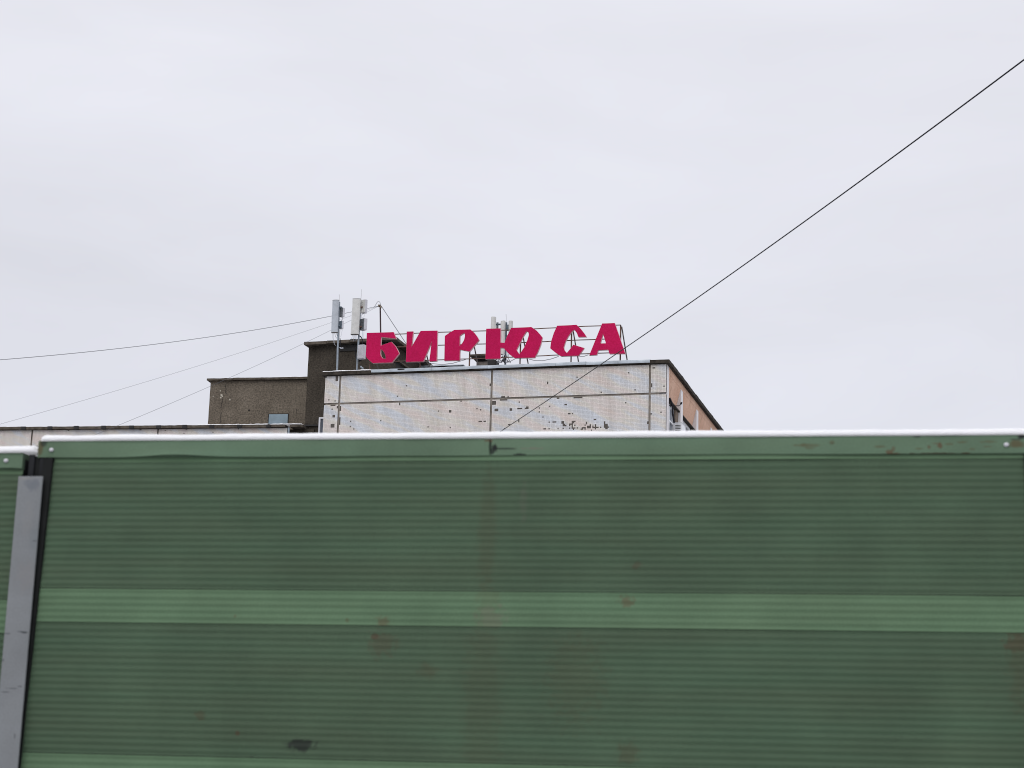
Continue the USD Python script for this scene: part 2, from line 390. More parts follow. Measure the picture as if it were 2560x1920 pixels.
# ------------------------------------------------------------------ the factory building
ROOF = B.Y(1665, 908.5)[2]                         # underside of the coping
ZJ = B.Y(1665, 983)[2]                             # joint between the two visible rows of panels
XL = B.Y(813.6, 942.6)[0]                          # left end of the front
ROW = 1.80
J = 0.033                                          # half a joint
xj = [XL, B.Y(848, 1008)[0], B.Y(1228.5, 997)[0], B.Y(1624.5, 984)[0], 0.0]
T = 0.048                                          # tile pitch
CT = 0.125                                         # coping thickness
DEEP = 34.0

holes = []


def hole(x0, y0, x1, y1, ox, oy, sc):
    a, b = B.Y(ox + x0 / sc, oy + y0 / sc), B.Y(ox + x1 / sc, oy + y1 / sc)
    holes.append((min(a[0], b[0]), max(a[0], b[0]), min(a[2], b[2]), max(a[2], b[2])))


for q in [(20, 530, 105, 565), (310, 515, 385, 555), (310, 555, 350, 595), (350, 600, 390, 665), (385, 640, 430, 670), (605, 515, 715, 545), (610, 545, 680, 590), (515, 590, 640, 630), (520, 630, 560, 665),
          (600, 630, 635, 745), (680, 630, 715, 665), (345, 715, 380, 745), (400, 715, 425, 740), (510, 715, 545, 745), (635, 720, 715, 745), (640, 755, 670, 785), (555, 795, 590, 820), (1050, 545, 1085, 610),
          (1005, 625, 1040, 660), (925, 705, 1030, 735), (920, 735, 960, 800), (885, 750, 920, 780), (1165, 620, 1200, 730), (1090, 690, 1165, 730), (1005, 745, 1035, 775), (1245, 655, 1280, 720), (1280, 695, 1440, 720),
          (1325, 615, 1360, 770), (1490, 690, 1530, 720), (1615, 525, 1650, 710), (1650, 600, 1695, 710), (1695, 680, 1740, 710), (1655, 715, 1695, 750), (1290, 450, 1370, 485), (480, 275, 560, 310), (600, 275, 640, 305),
          (405, 5, 440, 35), (190, 720, 220, 755), (760, 710, 795, 740)]:
    hole(*q, 1380, 1010, 12.29)
for q in [(580, 255, 592, 272), (830, 210, 842, 220), (1280, 172, 1290, 182), (1490, 130, 1510, 145), (95, 420, 135, 455), (330, 430, 340, 440), (130, 495, 160, 510), (262, 488, 270, 502), (328, 482, 340, 498), (350, 482, 360, 490),
          (385, 482, 395, 490), (405, 475, 418, 495), (735, 450, 745, 460), (600, 465, 608, 475), (505, 480, 520, 490), (508, 512, 518, 522), (542, 556, 552, 566), (810, 390, 880, 398), (660, 400, 690, 408), (1475, 275, 1490, 300), (1585, 295, 1600, 305),
          (1565, 520, 1575, 530), (1478, 525, 1490, 545), (550, 655, 572, 665), (595, 655, 605, 665), (595, 598, 607, 608), (625, 598, 655, 608), (0, 598, 20, 606), (32, 598, 45, 606), (330, 590, 345, 602), (245, 620, 258, 632)]:
    hole(*q, 1200, 880, 3.456)
for q in [(750, 705, 765, 718), (455, 795, 470, 820), (415, 770, 430, 780), (212, 582, 226, 594), (225, 650, 250, 680), (205, 755, 245, 795), (260, 225, 285, 280), (965, 520, 980, 545), (1395, 605, 1410, 615), (1520, 605, 1540, 625),
          (1855, 585, 1875, 600), (1845, 722, 1885, 732), (1900, 720, 1915, 732), (1275, 785, 1285, 795), (2025, 590, 2060, 610), (2195, 580, 2210, 605), (180, 480, 190, 490), (245, 488, 258, 500)]:
    hole(*q, 780, 890, 4.424)


def tiles(x0, x1, z0, z1, y, miss=0.0012, gaps=()):
    """Small square tiles, each with its own edges, on the plane y; some have fallen off."""
    nx, nz = int((x1 - x0) / T), int((z1 - z0) / T)
    px, pz = (x1 - x0) / nx, (z1 - z0) / nz
    ix, iz = np.meshgrid(np.arange(nx), np.arange(nz), indexing='ij')
    cx, cz = (x0 + (ix + 0.5) * px).ravel(), (z0 + (iz + 0.5) * pz).ravel()
    keep = rng.random(len(cx)) > miss
    edge = np.minimum(np.minimum(iz, nz - 1 - iz), np.minimum(ix, nx - 1 - ix)).ravel() == 0
    rag = meshkit.noise(np.stack([cx * 3.1, cz * 3.1, np.full_like(cx, 4.0)], 1), 3)
    keep &= ~(edge & (rag > 0.92))
    for a, b, c, d in gaps:
        keep &= ~((cx > a - 0.08 * px) & (cx < b + 0.08 * px) & (cz > c - 0.08 * pz) & (cz < d + 0.08 * pz))
    cx, cz = cx[keep], cz[keep]
    n = len(cx)
    w = 0.5 * (px - 0.0037) * (1 + rng.normal(0, 0.015, n)); h = 0.5 * (pz - 0.0037) * (1 + rng.normal(0, 0.015, n))
    cx, cz = cx + rng.normal(0, 0.0006, n), cz + rng.normal(0, 0.0006, n)
    out = y - 0.006 + rng.normal(0, 0.0006, n)
    tl = rng.normal(0, 0.0012, (n, 4))
    v = np.empty((n, 8, 3))
    for k, (sx, sz) in enumerate(((-1, -1), (1, -1), (1, 1), (-1, 1))):
        v[:, k] = np.stack([cx + sx * w, out + tl[:, k], cz + sz * h], 1)
        v[:, k + 4] = np.stack([cx + sx * w, np.full(n, y + 0.001), cz + sz * h], 1)
    f = np.array([(0, 1, 2), (0, 2, 3), (0, 4, 5), (0, 5, 1), (1, 5, 6), (1, 6, 2), (2, 6, 7), (2, 7, 3), (3, 7, 4), (3, 4, 0)])
    f = (f[None] + 8 * np.arange(n)[:, None, None]).reshape(-1, 3)
    return trimesh.Trimesh(v.reshape(-1, 3), f, process=False)


bld = thing('factory_building', 'pale tiled concrete building with stained coping carrying the crimson letters', 'building', B)
core = MB().box(XL + 0.05, -0.25, 0.022, DEEP, 0, ROOF - 0.004)
obj('wall', core, M['joint'], bld)
rows = [(ZJ + J, ROOF - 0.01)]
z = ZJ - J
while z > 1.5:
    rows.append((z - ROW + 2 * J, z)); z -= ROW
rows.append((0.02, z))
for r, (z0, z1) in enumerate(rows):
    for i in range(4):
        x0, x1 = xj[i] + (J if i else 0), xj[i + 1] - (J if i < 3 else 0)
        pm = obj('wall_panel', MB().box(x0, x1, 0.0, 0.06 if i < 3 else 0.10, z0, z1, 0.006), M['grout'] if r < 3 else M['pale_panel'], bld)
        if r < 3:
            t = obj('tile_facing', tiles(x0 + 0.006, x1 - 0.006, z0 + 0.004, z1 - (0.004 if r else 0.02), -0.001, gaps=holes), M['mosaic_tile'], pm, fix=False)
            t.SetCustomDataByKey('kind', 'stuff')
# coping along the front: rough slabs laid end to end
OV = 0.13
cx = [XL - OV, -11.9, -10.6, -9.0, -7.4, -5.9, -4.3, -2.8, -1.35, OV]
for a, b in zip(cx[:-1], cx[1:]):
    dz = random.uniform(-0.008, 0.008)
    m = trimesh.creation.box([b - a - 0.012, OV + 0.52, CT]).subdivide_to_size(0.12)
    m.apply_translation([(a + b) / 2, (0.52 - OV) / 2, ROOF + CT / 2 + dz])
    nv = meshkit.fbm(m.vertices * 5.0, 3, 5)[:, None] - 0.5
    m.vertices += nv * np.array([0.0, 0.03, 0.03])
    obj('coping_slab', m, M['bitumen'], bld)
# pressed metal flashing over the coping
fx = [B.Y(p, 925)[0] for p in (931, 1082, 1222, 1391, 1467, 1547, 1627)]
for k, (a, b) in enumerate(zip(fx[:-1], fx[1:])):
    top = ROOF + CT + 0.012 + random.uniform(-0.006, 0.010)
    tlt = random.uniform(-0.012, 0.012)
    yo = -OV - 0.022 - random.uniform(0, 0.012)
    v, f = [], []
    n = max(4, int((b - a) / 0.25))
    prof = [(0.02, -0.115), (0.0, -0.115), (-0.004, -0.05), (0.0, 0.0), (0.03, 0.006), (0.40, 0.012)]
    for i in range(n + 1):
        x = a + 0.003 + (b - a - 0.006) * i / n
        wv = 0.006 * math.sin(7 * x + k) + 0.004 * math.sin(17 * x)
        for (yy, zz) in prof:
            v.append((x, yo + yy + wv * (zz < -0.02), top + zz + tlt * (i / n - 0.5) + wv * 0.6))
    for i in range(n):
        for j in range(len(prof) - 1):
            q = i * 6 + j
            f.append((q, q + 6, q + 7, q + 1))
    obj('flashing_sheet', MB().add(v, f), M['flashing'], bld, smooth=40, fix=False)
obj('flashing_tear', MB().box(fx[0] + 1.06, fx[0] + 1.34, -OV - 0.04, -OV + 0.1, ROOF + CT - 0.045, ROOF + CT + 0.002, 0.01), M['bitumen_black'], bld)
obj('roof_surface', MB().box(XL + 0.06, -0.06, 0.42, DEEP, ROOF - 0.003, ROOF + 0.055), M['roof_felt'], bld)
# side wall: pilasters with leaning rendered panels between them
pil = [(0.06, B.X(1672.5, 990)[1]), (B.X(1702.3, 1000)[1], B.X(1707.6, 1000)[1]), (B.X(1741.5, 1050)[1], B.X(1746, 1050)[1]), (B.X(1777, 1070)[1], B.X(1780.6, 1070)[1])]
step = pil[3][0] - pil[2][0]
while pil[-1][0] + step < DEEP - 1:
    pil.append((pil[-1][0] + step, pil[-1][1] + step))
for a, b in pil:
    obj('pilaster', MB().box(-0.24, -0.001, a + (0.042 if a < 0.1 else 0), b, 0.0, ROOF - 0.27, 0.006), M['white_tile'], bld)
    obj('rendered_strip', MB().box(-0.24, -0.004, a + (0.042 if a < 0.1 else 0), b, ROOF - 0.268, ROOF - 0.006), M['orange_plaster'] if a > 0.1 else M['white_tile'], bld)
SILL = 0.22
for k in range(len(pil) - 1):
    y0, y1 = pil[k][1] + 0.004, pil[k + 1][0] - 0.004
    d0, d1 = 0.010, SILL
    mb = MB()
    mb.box(-0.3, -d0 + 0.006, y0 - 0.003, y1 + 0.003, ROOF - 0.262, ROOF - 0.008)
    zt_ = ROOF - 0.263
    v = [(-d0, y0, zt_), (-d0, y1, zt_), (-d1, y1, ZJ), (-d1, y0, ZJ), (-0.3, y0, zt_), (-0.3, y1, zt_), (-0.3, y1, ZJ), (-0.3, y0, ZJ)]
    mb.add(v, [(0, 3, 2, 1), (4, 5, 6, 7), (0, 1, 5, 4), (3, 7, 6, 2), (0, 4, 7, 3), (1, 2, 6, 5)])
    obj('rendered_panel', mb, M['orange_plaster'], bld)
    obj('lintel', MB().box(-0.29, -0.03, y0 - 0.02, y1 + 0.02, ZJ - 0.062, ZJ - 0.004, 0.01), M['bitumen'], bld)
    zz1, zz0 = ZJ - 0.07, ZJ - 1.95
    obj('brick_pier', MB().box(-0.30, -0.10, y1 - 0.55, y1 - 0.01, zz0, zz1), M['brown_wall'], bld)
    ww = (y1 - 0.57 - y0 - 0.02) / 2
    for j in range(2):
        a = y0 + 0.02 + j * ww
        fr = MB()
        e = 0.075
        fr.box(-0.28, -0.16, a, a + e, zz0, zz1); fr.box(-0.28, -0.16, a + ww - e - 0.01, a + ww - 0.01, zz0, zz1)
        fr.box(-0.279, -0.161, a + e, a + ww - e - 0.01, zz1 - 0.10, zz1); fr.box(-0.279, -0.161, a + e, a + ww - e - 0.01, zz0, zz0 + e)
        fr.box(-0.279, -0.165, a + e, a + ww - e - 0.01, zz1 - 0.62, zz1 - 0.56)
        w = obj('window', fr, M['white_frame'], bld)
        obj('pane', MB().box(-0.24, -0.225, a + e, a + ww - e - 0.01, zz0 + e, zz1 - 0.62), M['window_glass'], w)
        obj('pane', MB().box(-0.24, -0.225, a + e, a + ww - e - 0.01, zz1 - 0.56, zz1 - 0.10), M['window_glass'], w)
    obj('lower_wall', MB().box(-0.3, -0.06, y0, y1, 0, zz0 - 0.01), M['concrete'], bld)
y = 0.56
k = 0
while y < DEEP - 0.5:
    ln = 1.5 + 0.4 * random.random()
    m = trimesh.creation.box([0.62, ln - 0.015, CT + 0.01]).subdivide_to_size(0.12)
    m.apply_translation([OV - 0.31 + random.uniform(-0.012, 0.012), y + ln / 2, ROOF + CT / 2 + random.uniform(-0.008, 0.012)])
    nv = meshkit.fbm(m.vertices * 5.0, 3, 8)[:, None] - 0.5
    m.vertices += nv * np.array([0.03, 0.0, 0.03])
    obj('coping_slab', m, M['bitumen'], bld)
    y += ln; k += 1


def snow_strip(name, fr, x0, x1, y0, y1, z0, h, label, seed=0, step=0.02, round_end=False, amp=0.25, group=None):
    """A low rounded ridge of snow lying on a ledge."""
    n = max(8, int((x1 - x0) / step))
    xs = np.linspace(0, x1 - x0, n + 1)
    th = np.linspace(0, math.pi, 11)
    v, f = [], []
    e = 0.62
    for x in xs:
        p = meshkit.fbm(np.array([[x * 6, seed * 3.7, 0]]), 3, seed)[0] - 0.5
        p2 = meshkit.fbm(np.array([[x * 9, seed * 3.7, 7]]), 3, seed)[0] - 0.5
        p3 = meshkit.noise(np.array([[x * 45, seed * 3.7, 3]]), seed)[0] - 0.5
        s = 1.0
        d = min(x, x1 - x0 - x)
        if round_end:
            s = min(1, math.sqrt(max(0, 1 - (1 - min(1, d / (h * 1.1))) ** 2)) + 0.02)
        elif d < 1e-6:
            s = 0.05
        hh, yy = h * (1 + amp * p + 0.05 * p3) * s, y0 + 0.3 * h * p2
        for t in th:
            cy, sz = -math.copysign(abs(math.cos(t)) ** e, math.cos(t)), math.sin(t) ** 0.9
            v.append((x, (yy + y1) / 2 + (y1 - yy) / 2 * cy * (0.35 + 0.65 * s) - (0.16 * h * math.sin(2 * t) if t < math.pi / 2 else 0), z0 + hh * sz))
    m = len(th)
    for i in range(n):
        for j in range(m - 1):
            q = i * m + j
            f.append((q, q + m, q + m + 1, q + 1))
        f.append((i * m + m - 1, (i + 1) * m + m - 1, (i + 1) * m, i * m))
    mb = MB().add(v, f)
    o = numbered('/World', name)
    msh = solid(mb)
    prim = usdkit.mesh(stage, o, msh, M['snow'], smooth=True)
    prim.AddTranslateOp().Set(Gf.Vec3d(*map(float, fr.w((x0, 0, 0)))))
    prim.AddRotateZOp().Set(float(fr.deg))
    return tag(prim.GetPrim(), label, 'snow', group, kind='stuff')


snow_strip('coping_snow', B, XL - OV + 0.01, fx[0] - 0.01, -OV + 0.005, 0.28, ROOF + CT + 0.004, 0.05, 'thin snow on the left end of the coping below the antennas', 3, 0.05, amp=0.9)

# ------------------------------------------------------------------ rooftop sign
SY = 0.22                                           # letters' front plane behind the wall face
sign = thing('rooftop_sign', 'crimson block letters on a rusty steel frame along the roof edge', 'sign', B)


def lt(pts, origin, close=True):
    return [(lambda p: (p[0], p[2]))(B.Y(origin[0] + x / 5.53, origin[1] + y / 5.53, SY)) for x, y in pts]


o1, o2 = (880, 780), (1200, 780)
LETTERS = [
    ([(205, 290), (575, 277), (610, 367), (402, 345), (397, 464), (545, 412), (597, 467), (630, 525), (652, 572), (550, 698), (285, 706), (240, 668), (207, 640), (190, 605), (200, 430)],
     [(394, 515), (425, 530), (450, 568), (466, 618), (465, 650), (425, 640), (400, 610), (390, 570)], o1),
    ([(757, 270), (846, 267), (824, 480), (948, 262), (1180, 257), (1171, 678), (1068, 682), (1102, 405), (985, 684), (745, 690), (751, 480)], [], o1),
    ([(1284, 330), (1345, 288), (1412, 248), (1635, 240), (1690, 285), (1733, 343), (1757, 388), (1690, 467), (1625, 545), (1492, 520), (1488, 668), (1275, 672), (1280, 480)],
     [(1491, 328), (1525, 303), (1558, 286), (1562, 335), (1547, 390), (1522, 432), (1487, 468)], o1),
    ([(85, 232), (285, 225), (283, 425), (340, 425), (375, 330), (430, 220), (710, 207), (782, 257), (830, 310), (862, 350), (837, 455), (797, 555), (757, 630), (480, 637), (400, 580), (325, 497), (281, 495), (280, 645), (75, 650), (80, 440)],
     [(643, 266), (670, 283), (676, 315), (652, 395), (610, 490), (545, 585), (513, 540), (505, 518), (545, 440), (598, 335)], o2),
    ([(1065, 190), (1335, 177), (1395, 235), (1440, 293), (1473, 342), (1360, 345), (1338, 290), (1302, 243), (1265, 272), (1220, 335), (1180, 410), (1157, 485), (1165, 525), (1200, 565), (1245, 512), (1290, 452), (1440, 497), (1400, 552), (1362, 603), (1120, 611), (1045, 562), (970, 500), (985, 400), (1018, 295)], [], o2),
    ([(1688, 158), (1862, 152), (1935, 362), (2008, 574), (1790, 578), (1772, 521), (1633, 527), (1615, 592), (1510, 598), (1600, 375)], [(1700, 300), (1740, 431), (1664, 434)], o2),
]
shapes = ['first letter, with a flag top and an open belly', 'second letter, with a slanting middle stroke', 'third letter, with one closed bowl on a stem', 'fourth letter, a stem joined to a slanting ring', 'fifth letter, an open angular crescent', 'last letter, a triangle with a small opening']
DEP = 0.11
for (outer, inner, o), lab in zip(LETTERS, shapes):
    body = Polygon(lt(outer, o), [lt(inner, o)] if inner else []).buffer(0)
    m = MB()
    m.prism(body.buffer(0.002, join_style=2), SY + 0.004, SY + DEP)
    lm = obj('letter', m, M['pale_pink'], sign, label='crimson ' + lab)
    face = body.buffer(-0.0025, join_style=2)
    for gpoly in getattr(face, 'geoms', [face]):
        obj('face', MB().prism(gpoly, SY - 0.004, SY + 0.003), M['crimson'], lm)
ry = SY + DEP + 0.05
for (a, b) in (((972, 836.6), (1552, 813)), ((972, 868.5), (1552, 847)), ((925, 907), (1553, 881.5))):
    p, q = B.Y(*a, ry), B.Y(*b, ry)
    zm = (p[2] + q[2]) / 2
    ts = np.linspace(0, 1, 7)
    pts = [p + (q - p) * t + np.array([0, 0, 0.012 * math.sin(9 * t)]) for t in ts]
    obj('rail', MB().tube(pts, 0.020, 5), M['rust_steel'], sign)
ztop = B.Y(1552, 813, ry)[2]
for k, pxx in enumerate((924, 1050, 1173, 1299.5, 1427, 1550)):
    x = B.Y(pxx, 903, ry)[0]
    zt = ztop if k else ztop - 0.35
    obj('post', MB().bar((x, ry + 0.035, ROOF), (x, ry + 0.035, zt), 0.045), M['rust_steel'], sign)
    obj('brace', MB().bar((x + 0.03, ry + 0.08, zt - 0.04), (x + 0.07, ry + 1.45, ROOF + 0.02), 0.036), M['old_steel'], sign)
for pts in ([(1059, 904), (1079, 909), (1106, 911.5), (1133, 908), (1164, 899)], [(1323, 898), (1338, 901.5), (1356, 902), (1378, 897.5), (1397, 891)], [(1447, 890.5), (1460, 891), (1471, 887)], [(1262, 908), (1274, 904.5), (1288, 897)], [(985, 905), (992, 909), (1003, 908), (1013, 903)]):
    obj('cable', MB().tube([B.Y(x, y, ry - 0.02) for x, y in pts], 0.011, 5), M['black_cable'], sign, smooth=True)

# ------------------------------------------------------------------ stair tower and other blocks on the roof
TY = 13.0
tl, tr = B.Y(770.5, 900, TY)[0], B.Y(981, 870, TY)[0]
tz = B.Y(900, 861, TY)[2]
tower = thing('stair_tower', 'dark rough rendered stair tower rising behind the antennas', 'tower', B, (tl, TY, 0))
W = tr - tl
m = trimesh.creation.box([W, 5.0, tz]).subdivide_to_size(0.7)
m.apply_translation([W / 2, 2.5, tz / 2])
obj('wall', m, M['dark_plaster'], tower)
ex = B.Y(762, 1062.5, TY - 0.12)
obj('string_course', MB().box(-0.2, 1.4, -0.10, 0.02, ex[2] - 0.05, ex[2] + 0.02), M['bitumen_black'], tower)
n = 4
for i in range(n):
    a, b = -0.12 + (W + 0.42) * i / n, -0.12 + (W + 0.42) * (i + 1) / n
    m = trimesh.creation.box([b - a - 0.015, 5.9, 0.13]).subdivide_to_size(0.3)
    m.apply_translation([(a + b) / 2, 2.6, tz + 0.07 + 0.018 * i])
    m.vertices += (meshkit.fbm(m.vertices * 4, 3, 11)[:, None] - 0.5) * np.array([0, 0.03, 0.05])
    obj('roof_slab', m, M['slab'], tower)
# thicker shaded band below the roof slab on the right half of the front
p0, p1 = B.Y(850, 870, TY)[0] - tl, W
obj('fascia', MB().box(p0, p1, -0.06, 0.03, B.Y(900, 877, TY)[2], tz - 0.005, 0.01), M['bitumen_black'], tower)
# a narrow window beside the factory's front
a, b = B.Y(797, 1050, TY - 0.3), B.Y(821, 1050, TY - 0.3)
zt = B.Y(800, 1043, TY - 0.3)[2]
fr = MB()
x0, x1 = a[0] - tl, b[0] - tl
fr.box(x0, x0 + 0.07, -0.3, 0.01, zt - 1.7, zt); fr.box(x0 + 0.07, x1, -0.3, 0.01, zt - 0.07, zt); fr.box(x0 + 0.07, x1, -0.3, 0.01, zt - 1.7, zt - 1.63); fr.box(x1, x1 + 0.07, -0.3, 0.01, zt - 1.7, zt)
w = obj('window', fr, M['unit_light'], tower)
obj('pane', MB().box(x0 + 0.07, x1, -0.22, -0.2, zt - 1.63, zt - 0.07), M['window_glass'], w)
for px, py, rr in ((786, 868, 0.09), (782, 877, 0.05), (793, 872, 0.05)):
    pass

# low annex on the right of the tower
ax0, ax1 = tr + 0.004, B.Y(991, 900, TY + 0.6)[0]
az = B.Y(990, 899.5, TY + 0.6)[2]
annex = thing('roof_annex', 'black felt covered low annex showing under the first letter', 'annex', B, (ax0, TY + 0.6, 0))
obj('wall', MB().box(0, ax1 - ax0, 0, 1.5, ROOF + 0.06, az - 0.09), M['bitumen_black'], annex)
m = trimesh.creation.box([ax1 - ax0 + 0.12, 1.75, 0.09]).subdivide_to_size(0.2)
m.apply_translation([(ax1 - ax0) / 2 + 0.06, 0.75, az - 0.04])
obj('roof_slab', m, M['slab'], annex)
# far roof ledge with snow
ly = 17.0
p, q = B.Y(1006, 917, ly), B.Y(1158, 911, ly)
ledge = thing('roof_ledge', 'low dark roof ledge capped with light metal between second and third letters', 'ledge', B, (p[0], ly, 0))
obj('kerb', MB().box(0, q[0] - p[0], 0, 0.5, ROOF + 0.06, q[2] - 0.05), M['bitumen_black'], ledge)
obj('cap_sheet', MB().box(-0.05, q[0] - p[0] + 0.03, -0.06, 0.55, q[2] - 0.048, q[2] - 0.01), M['flashing'], ledge)

# vent hood
VY = 5.0
p, q = B.Y(1191, 905, VY), B.Y(1218, 905, VY)
vent = thing('vent_hood', 'weathered concrete vent with a flat overhanging lid behind the letters', 'vent', B, (p[0], VY, ROOF + 0.055))
zc = B.Y(1190, 889.5, VY - 0.35)[2] - (ROOF + 0.055)
vw = q[0] - p[0]
obj('shaft', MB().box(0, vw, 0, vw, 0, zc - 0.16, 0.01), M['concrete'], vent)
for cxx in (0, vw - 0.08):
    for cyy in (0, vw - 0.08):
        obj('leg', MB().box(cxx, cxx + 0.08, cyy, cyy + 0.08, zc - 0.16, zc), M['bitumen_black'], vent)
obj('throat', MB().box(0.09, vw - 0.09, 0.09, vw - 0.09, zc - 0.159, zc - 0.001), M['bitumen_black'], vent)
m = trimesh.creation.box([vw + 0.30, vw + 0.8, 0.06]).subdivide_to_size(0.15)
m.apply_translation([vw / 2 - 0.05, vw / 2, zc + 0.03])
m.vertices += (meshkit.fbm(m.vertices * 6, 3, 21)[:, None] - 0.5) * 0.03
obj('lid', m, M['slab'], vent)

# ------------------------------------------------------------------ antennas
def rounded_panel(w, d, h, bulge, n=7, top=True):
    """A panel antenna housing: flat back, gently curved front, a slightly domed end."""
    xs = np.linspace(-w / 2, w / 2, n)
    front = [(x, -d / 2 - bulge * (1 - (2 * x / w) ** 2)) for x in xs]
    poly = Polygon(front + [(w / 2, d / 2), (-w / 2, d / 2)])
    m = trimesh.creation.extrude_polygon(poly, h, engine='earcut')
    return m


def place(m, p, turn=0.0, lean=0.0):
    m = m.copy()
    m.apply_transform(trimesh.transformations.rotation_matrix(lean, [0, 1, 0]))
    m.apply_transform(trimesh.transformations.rotation_matrix(turn, [0, 0, 1]))
    m.apply_translation(p)
    return MB().mesh(m)


def unit(parent, y, px0, px1, py0, py1, turn, front=M['unit_dark'], shell=M['unit_light'], d=0.14, ribs=0):
    """A radio unit: pale housing with a dark finned back, hung on the pole."""
    a, b = B.Y(px0, py1, y), B.Y(px1, py0, y)
    w, h = b[0] - a[0], b[2] - a[2]
    c = np.array([(a[0] + b[0]) / 2, y, a[2]]) - parent[1]
    hw = w / (abs(math.cos(turn)) + 0.6 * abs(math.sin(turn)))
    box = trimesh.creation.box([hw, 0.6 * hw, h]); box.apply_translation([0, 0, h / 2])
    o = obj('radio_unit', place(box, c, turn), shell, parent[0])
    fins = []
    for k in range(6):
        fb = trimesh.creation.box([0.018, 0.03, h * 0.94]); fb.apply_translation([-hw / 2 + hw * (k + 0.5) / 6, -0.3 * hw - 0.015, h / 2])
        fins.append(fb)
    bp = trimesh.creation.box([hw * 0.96, 0.01, h * 0.96]); bp.apply_translation([0, -0.3 * hw - 0.006, h / 2])
    obj('fins', place(trimesh.util.concatenate(fins + [bp]), c, turn), front, o)
    return o


def drops(parent, y, pts, mats, r=0.007):
    for k, line in enumerate(pts):
        w = [B.Y(x, yy, y) - parent[1] for x, yy in line]
        if len(w) > 2:
            t = np.linspace(0, 1, len(w)); tt = np.linspace(0, 1, 9)
            w = np.stack([np.interp(tt, t, [q[i] for q in w]) for i in range(3)], 1)
        obj('cable', MB().tube(w, r, 4), M[mats[k % len(mats)]], parent[0], smooth=True)


def mast(name, label, y, base_px, base_py, top_px, top_py, r, mat, base_z=None, group=None):
    q, t = B.Y(base_px, base_py, y), B.Y(top_px, top_py, y)
    zb = ROOF + 0.055 if base_z is None else base_z
    o = np.array([q[0], y, zb])
    p = thing(name, label, 'antenna', B, o, group)
    t2 = t - o
    obj('pole', MB().tube([(0, 0, 0), (t2[0], 0, t2[2])], r, 10), mat, p, smooth=50)
    return p, o


# first antenna, standing at the left end of the coping
y1 = 0.55
A1 = mast('antenna_mast', 'grey pole with one panel antenna and two radio units, nearest the roof end', y1, 843, 925, 848.3, 755, 0.036, M['galvanised'])
a, b = B.Y(828.8, 831.5, y1 - 0.12), B.Y(832.3, 752, y1 - 0.12)
w = B.Y(847, 790, y1 - 0.12)[0] - B.Y(831.5, 790, y1 - 0.12)[0]
lean = math.atan2(b[0] - a[0], b[2] - a[2])
c = np.array([a[0] + w / 2, y1 - 0.12, a[2]]) - A1[1]
pa = obj('panel', place(rounded_panel(w, 0.09, b[2] - a[2], 0.035), c, 0.10, lean), M['antenna_grey'], A1[0], smooth=35)
for e, hh in ((0.0, -0.015), (b[2] - a[2], 0.0)):
    cp = rounded_panel(w * 1.02, 0.095, 0.015, 0.036); cp.apply_translation([0, 0, e + hh])
    obj('end_cap', place(cp, c, 0.10, lean), M['old_steel'], pa)
for zz in (0.25, 1.0):
    obj('bracket', MB().box(c[0] + 0.04, c[0] + 0.20, -0.09, 0.05, c[2] + zz, c[2] + zz + 0.05), M['slate_blue'], A1[0])
unit(A1, y1 + 0.02, 850, 862.6, 770.5, 793, -0.5)
unit(A1, y1 + 0.02, 849, 859.5, 802.5, 822.5, -0.5, front=M['slate_blue'])
drops(A1, y1, [[(831, 832), (832, 845), (834, 856), (838.5, 864)], [(834, 832), (834.5, 848), (836, 858)], [(837, 832), (838, 840), (842, 846)], [(840.5, 831), (842, 836), (844, 842)], [(850, 823), (849.5, 836), (849, 849)],
               [(855.5, 823), (854.5, 832), (851.5, 843)], [(850, 767), (853, 766), (857, 770)], [(856, 793), (857, 798), (853, 801)]], ['pale_cable', 'pale_cable', 'grey_wire', 'blue_cable', 'black_cable', 'pale_cable', 'black_cable', 'black_cable'])
drops(A1, y1 + 0.05, [[(846, 822), (845.5, 840), (843, 856)], [(850, 846), (851, 856), (849.5, 868)], [(849, 868), (852, 871), (858, 870)]], ['black_cable', 'black_cable', 'pale_cable'], 0.022)
t = B.Y(847.7, 736, y1) - A1[1]; s0 = B.Y(848, 756, y1) - A1[1]
obj('lightning_rod', MB().tube([s0, t], 0.005, 5), M['rust_steel'], A1[0])

# second antenna
y2 = 2.0
A2 = mast('antenna_mast', 'pole with one long cream panel antenna and three radio units left of the letters', y2, 892, 917, 902.3, 750, 0.036, M['galvanised'])
a, b = B.Y(877.8, 836.5, y2 - 0.14), B.Y(882.6, 748.8, y2 - 0.14)
w = B.Y(900, 790, y2 - 0.14)[0] - B.Y(881, 790, y2 - 0.14)[0]
lean = math.atan2(b[0] - a[0], b[2] - a[2])
c = np.array([a[0] + w / 2, y2 - 0.14, a[2]]) - A2[1]
pa = obj('panel', place(rounded_panel(w, 0.10, b[2] - a[2], 0.045), c, 0.08, lean), M['antenna_white'], A2[0], smooth=35)
for e, hh in ((0.0, -0.015), (b[2] - a[2], 0.0)):
    cp = rounded_panel(w * 1.02, 0.105, 0.015, 0.046); cp.apply_translation([0, 0, e + hh])
    obj('end_cap', place(cp, c, 0.08, lean), M['old_steel'], pa)
for zz in (0.3, 1.1):
    obj('bracket', MB().box(c[0] + 0.05, c[0] + 0.25, -0.09, 0.05, c[2] + zz, c[2] + zz + 0.05), M['rust_steel'], A2[0])
unit(A2, y2 + 0.03, 902.5, 918.5, 749.5, 783.5, -0.35, front=M['antenna_white'])
unit(A2, y2 + 0.03, 899.5, 918.5, 797, 826, -0.55)
unit(A2, y2 - 0.2, 894.5, 914.5, 862.5, 898, -0.25, front=M['unit_light'])
